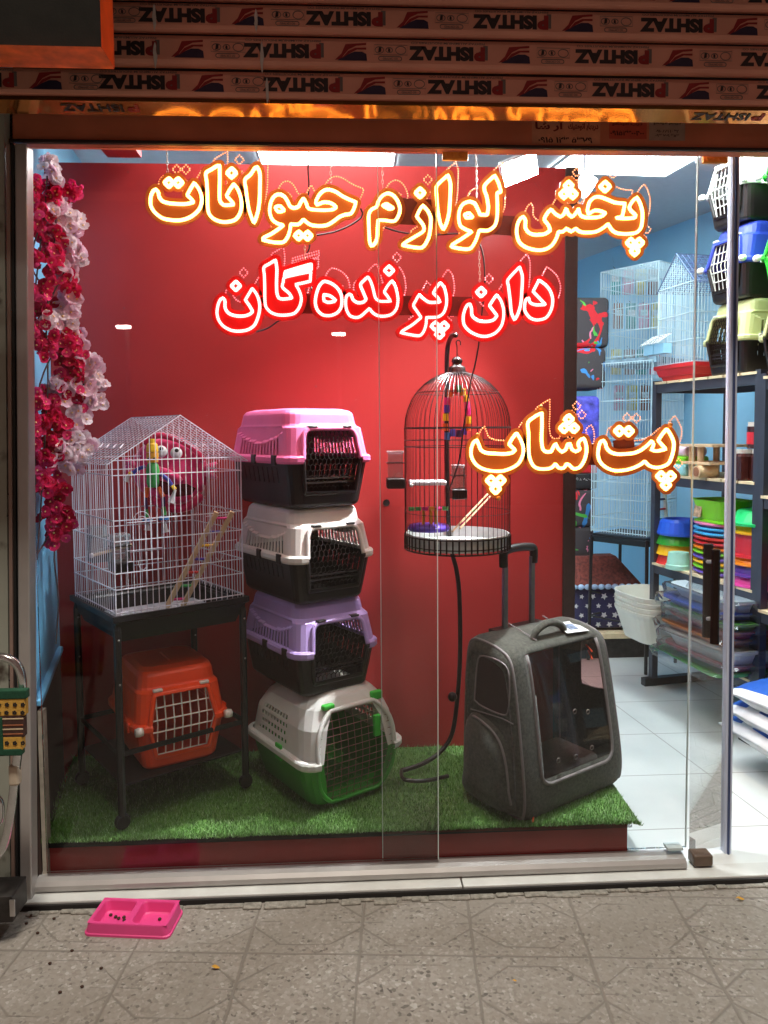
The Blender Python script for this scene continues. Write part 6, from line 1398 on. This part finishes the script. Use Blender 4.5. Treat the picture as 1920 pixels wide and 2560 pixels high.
for k_, h, ds in (('rose', .045, 'rose pink basin lowest of the right hand stack'), ('purple', .05, 'purple basin second in the right hand stack'), ('orange', .035, 'orange basin third in the right hand stack'), ('crimson', .105, 'tall red basin in the right hand stack'), ('yellow', .04, 'yellow basin under the emerald one')):
    t = thing('pet_basin', ds, 'bowl', B(.68, .12, z), AS, 'right hand stack of basins')
    MB().lathe([(.145, 0), (.150, .004), (.148, .012), (.138, .016), (.126, h), (.001, h+.002)], 32, cap0=True).build('basin_body', pc_[k_], t); z += h+.001
t = thing('pet_basin', 'emerald green upturned basin on top of the right hand stack', 'bowl', B(.68, .12, z), AS); MB().lathe([(.166, 0), (.168, .012), (.15, .016), (.12, .06), (.112, .066), (.001, .066)], 32, cap0=True).build('basin_body', pc_['emerald'], t)
z = hz3-.07
for k_, h, ds in (('rose', .05, 'pink basin lowest in the stack on the nearer rack'), ('purple', .07, 'dark purple basin in the stack on the nearer rack'), ('orange', .04, 'orange basin in the stack on the nearer rack'), ('crimson', .12, 'deep red basin in the stack on the nearer rack'), ('lime', .05, 'lime basin in the stack on the nearer rack'), ('emerald', .07, 'bright green basin topping the stack on the nearer rack')):
    t = thing('pet_basin', ds, 'bowl', WB_(.2, .14, z), AS, 'stack of basins on the nearer rack')
    MB().lathe([(.16, 0), (.166, .005), (.163, .014), (.152, .018), (.138, h), (.001, h+.002)], 32, cap0=True).build('basin_body', pc_[k_], t); z += h+.001
# second shelf: toy house, wooden perch, jars
z2 = 1.158
t = thing('pet_travel_box', 'small box with a pink lid and lime and teal body on the middle shelf', 'box', B(.17, .06, z2), AS)
MB().rbox((0, 0, .03), (.19, .15, .06), .015).build('teal_base', pl('teal_soft', (150, 215, 220)), t, smooth=True); MB().rbox((0, 0, .078), (.185, .145, .04), .012).build('lime_band', pc_['lime'], t, smooth=True); MB().rbox((0, 0, .122), (.18, .14, .055), .024).build('pink_lid', pl('lid_pink', (235, 200, 215)), t, smooth=True)
t = thing('perch_tower', 'small wooden play tower with posts and platforms on the middle shelf', 'play tower', B(.38, .06, z2), AS)
for z_, w_ in ((.155, .26), (.07, .22)): MB().box((0, 0, z_), (w_, .2, .012)).build('platform', beige, t)
for x, y in ((-.09, -.05), (-.01, -.06), (.08, .05), (-.05, .06)): MB().bar((x, y, 0), (x, y, .15), .016, n=10).build('post', beige, t)
t = thing('log_roll', 'short log roll lying in front of the wooden play tower', 'log', B(.42, -.01, z2+.03), AS); MB().tube([(0, -.05, 0), (0, .05, 0)], .03, 16).build('bark', beige, t); MB().tube([(0, -.053, 0), (0, -.0505, 0)], .022, 14).build('cut_end', mat('brown_wood', lin((150, 100, 70)), .7), t)
jar_r = mat('dark_jar', (.05, .012, .01), .15); jw = pl('jar_white', (220, 216, 205))
for i, (a_, b_, lb, h) in enumerate(((.58, .04, 'white plastic jar beside the wooden play tower', .12), (.655, .02, 'dark jar with a pale lid right of the white jar', .13), (.72, .05, 'dark jar with a pale lid next to the rack upright', .13))):
    t = thing('food_jar', lb, 'jar', B(a_, b_, z2)); MB().lathe([(.001, 0), (.04, 0), (.042, .01), (.042, h-.02), (.034, h-.006), (.001, h-.006)], 18).build('glass_body', jw if i == 0 else jar_r, t); MB().lathe([(.036, h-.006), (.038, h+.012), (.001, h+.012)], 18).build('lid', jw, t)
t = thing('food_jar', 'dark jar with a red label stacked above the other jars', 'jar', B(.68, .06, z2+.145)); MB().lathe([(.001, 0), (.04, 0), (.042, .01), (.042, .1), (.001, .105)], 18).build('glass_body', jar_r, t); MB().lathe([(.0425, .02), (.0425, .075)], 18).build('label', pc_['crimson'], t); MB().lathe([(.038, .1), (.038, .12), (.001, .12)], 18).build('lid', jw, t)
zB2 = 1.102
tubw = pl('tub_white', (226, 228, 232))
for a_, b_, lb, h, r_, cc_ in ((.13, .02, 'white lidded tub with a purple picture and a bail handle on the nearer rack', .17, .055, 'purple'), (.25, .03, 'taller white canister with a yellow foot at the right edge', .24, .05, 'yellow')):
    t = thing('food_tub', lb, 'tub', WB_(a_, b_, zB2))
    MB().lathe([(.001, 0), (r_*.93, 0), (r_, h*.9), (r_, h)], 24).build('tub_body', tubw, t)
    MB().lathe([(r_*1.08, h-.006), (r_*1.08, h+.012), (r_*.9, h+.02), (.001, h+.02)], 24).build('lid', tubw, t)
    MB().lathe([(r_*.955, h*.12), (r_*.978, h*.42)], 24).build('picture_band', mat('tub_print_'+cc_, lin((70, 40, 90)) if cc_ == 'purple' else lin((228, 222, 120)), .5, var=.7 if cc_ == 'purple' else .1, scale=30), t)
    mb = MB()
    for j, zz_ in enumerate((.55, .62, .7)): mb.lathe([(r_*1.0, h*zz_), (r_*1.003, h*(zz_+.03))], 24)
    mb.build('printed_lines', mat('tub_ink', (.12, .10, .14), .5, var=.9, scale=120), t)
    if cc_ == 'purple': MB().tube(catmull([(-r_, 0, h*.9), (-r_*1.25, -.02, h*.65), (-r_*1.2, -.03, h*.42), (-r_*.7, -.045, h*.3)], False, 5), .004, 6).build('bail_handle', tubw, t)
# litter trays at the bottom
cream = pl('tray_cream', (222, 222, 208), .35)
zc_ = .28
for i in range(4):
    t = thing('litter_tub', ('cream oval litter tub at the bottom of the nest', 'cream litter tub second from the bottom of the nest', 'cream litter tub third from the bottom of the nest', 'uppermost cream litter tub, open at the top of the nest')[i], 'litter tub', B(.06, -.05, zc_+.028*i), AS, 'nested cream litter tubs')
    MB().loft([rr(.30, .22, .09, 0), rr(.38, .30, .12, .13), rr(.40, .32, .13, .15), rr(.405, .325, .13, .165), rr(.385, .305, .12, .165), rr(.36, .28, .11, .13), rr(.28, .2, .08, .012)], True, True).build('tub_body', cream, t)
wrap = glassy('plastic_wrap', (.97, .98, .98), 1.6, .12, haze=.07)
z = .275
trays = (('green', 'green tray lowest in the plastic wrapped pile', (60, 160, 70), .035), ('wine', 'wine red tray in the plastic wrapped pile', (150, 50, 62), .04), ('white', 'large white tray in the plastic wrapped pile', (225, 225, 220), .07), ('amber', 'amber tray in the plastic wrapped pile', (190, 110, 40), .045), ('red', 'red tray in the plastic wrapped pile', (190, 40, 50), .045), ('leaf', 'leaf green tray near the top of the plastic wrapped pile', (80, 140, 60), .04), ('blue', 'blue tray under the clear top tray', (50, 80, 180), .04), ('clear', 'clear grey tray on top of the plastic wrapped pile', (190, 205, 215), .06))
for i, (nm, lb, c_, h) in enumerate(trays):
    t = thing('litter_tray', lb, 'tray', B(.52+.02*((i*7) % 3), .02+.015*((i*5) % 3)-.02*(i < 3), z), AS+R(((i*13) % 7)-3), 'plastic wrapped litter trays')
    MB().loft([rr(.42, .30, .06, 0), rr(.47, .36, .08, h*.75), rr(.50, .39, .09, h*.78), rr(.50, .39, .09, h), rr(.44, .33, .07, h*.98)], True, True).build('tray_body', pl('ltray_'+nm, c_, .35), t)
    mb = MB(); q2 = random.Random(i+40); rg = []
    for zz_, g_ in ((-.006, .0), (h*.3, .03), (h*.8, .035), (h*1.0, .0)):
        rg.append([(x*(1+q2.uniform(0, g_)*1.5), y*(1+q2.uniform(0, g_)*1.8), zz_+q2.uniform(-.004, .004)) for x, y, _ in rr(.53, .43, .07, 0)])
    mb.loft(rg, False, True); mb.build('plastic_wrapper', wrap, t); z += h*.86+.004
# bags of litter at the right
zb_ = .112
bagw = mat('bag_white', lin((235, 238, 240)), .35, var=.05, bump=.5, bscale=40); bagb = mat('bag_blue', lin((40, 90, 180)), .35, var=.1, bump=.3, bscale=40); bagg = mat('bag_green', lin((60, 180, 60)), .35)
for i, lb in enumerate(('white blue litter bag at the bottom of the bag pile by the door', 'white blue litter bag second from the bottom of the bag pile', 'blue and white litter bag with a green leaf on top of the pile')):
    t = thing('litter_bag', lb, 'bag', WB_(.36+.02*i, .02, zb_), AS+R(4*i-3), 'pile of litter bags')
    q3 = random.Random(i+3); rg = []
    for k_ in range(25):
        x = -.34+.68*k_/24; e = max(0, 1-abs(x/.34)**6); hh = .012+.058*e; wd = .2+.03*e+q3.uniform(-.006, .006)
        if k_ in (0, 24): hh = .006; wd = .215
        rg.append([(x+q3.uniform(-.004, .004), -wd*math.cos(t_), .06+hh*math.sin(t_)*(1+q3.uniform(-.1, .1))) for t_ in [2*math.pi*j/18 for j in range(18)]])
    bo = MB().loft(rg).build('bag_body', bagw, t, smooth=True)
    bo.matrix_local = Matrix.Rotation(R(90), 4, 'Z')
    rg2 = [[(p[0], p[1]*1.004, .06+(p[2]-.06)*1.02) for p in r_] for r_ in rg[1:23]]
    bb = MB().loft(rg2, False, False, skip=lambda c, k, ii: not (0 <= ii < 9) or (k//2+ii) % 5 == 0 and i < 2).build('printed_band', bagb, t, smooth=True); bb.matrix_local = Matrix.Rotation(R(90), 4, 'Z')
    if i == 2:
        lf_ = MB().lathe([(.001, .139), (.05, .137)], 16, sx=2.0).build('leaf_print', bagg, t); lf_.matrix_local = Matrix.Translation((-.06, -.1, -.004)) @ Matrix.Rotation(R(20), 4, 'Z')
    zb_ += .082

# packets hanging behind the cages
for r_i, (rn, py) in enumerate((('top', 705), ('second', 790), ('third', 905), ('lowest', 995))):
    for c_i, (cn, rgb) in enumerate((('teal', (40, 150, 150)), ('pink', (225, 120, 150)), ('yellow', (225, 200, 80)), ('brown', (140, 90, 70)))):
        px = 1538+32*((c_i+r_i) % 4)+(r_i*7) % 11; c = P(px, py, 2.78)
        t = thing('hanging_packet', f'{cn} packet in the {rn} row of packets hanging behind the white cages', 'packet', c, 0, 'packets hanging behind the cages')
        MB().rbox((0, 0, 0), (.072, .02, .17), .008).build('bag', mat('packet_'+cn, lin(rgb), .35, var=.35, scale=30), t, smooth=True)
        MB().box((0, -.0112, .02), (.05, .001, .04)).build('printed_panel', mat('packet_panel', lin((225, 225, 220)), .5, var=.5, scale=70), t)
        MB().bar((0, 0, .085), (0, .04, .11), .0015).build('hook', steel, t)
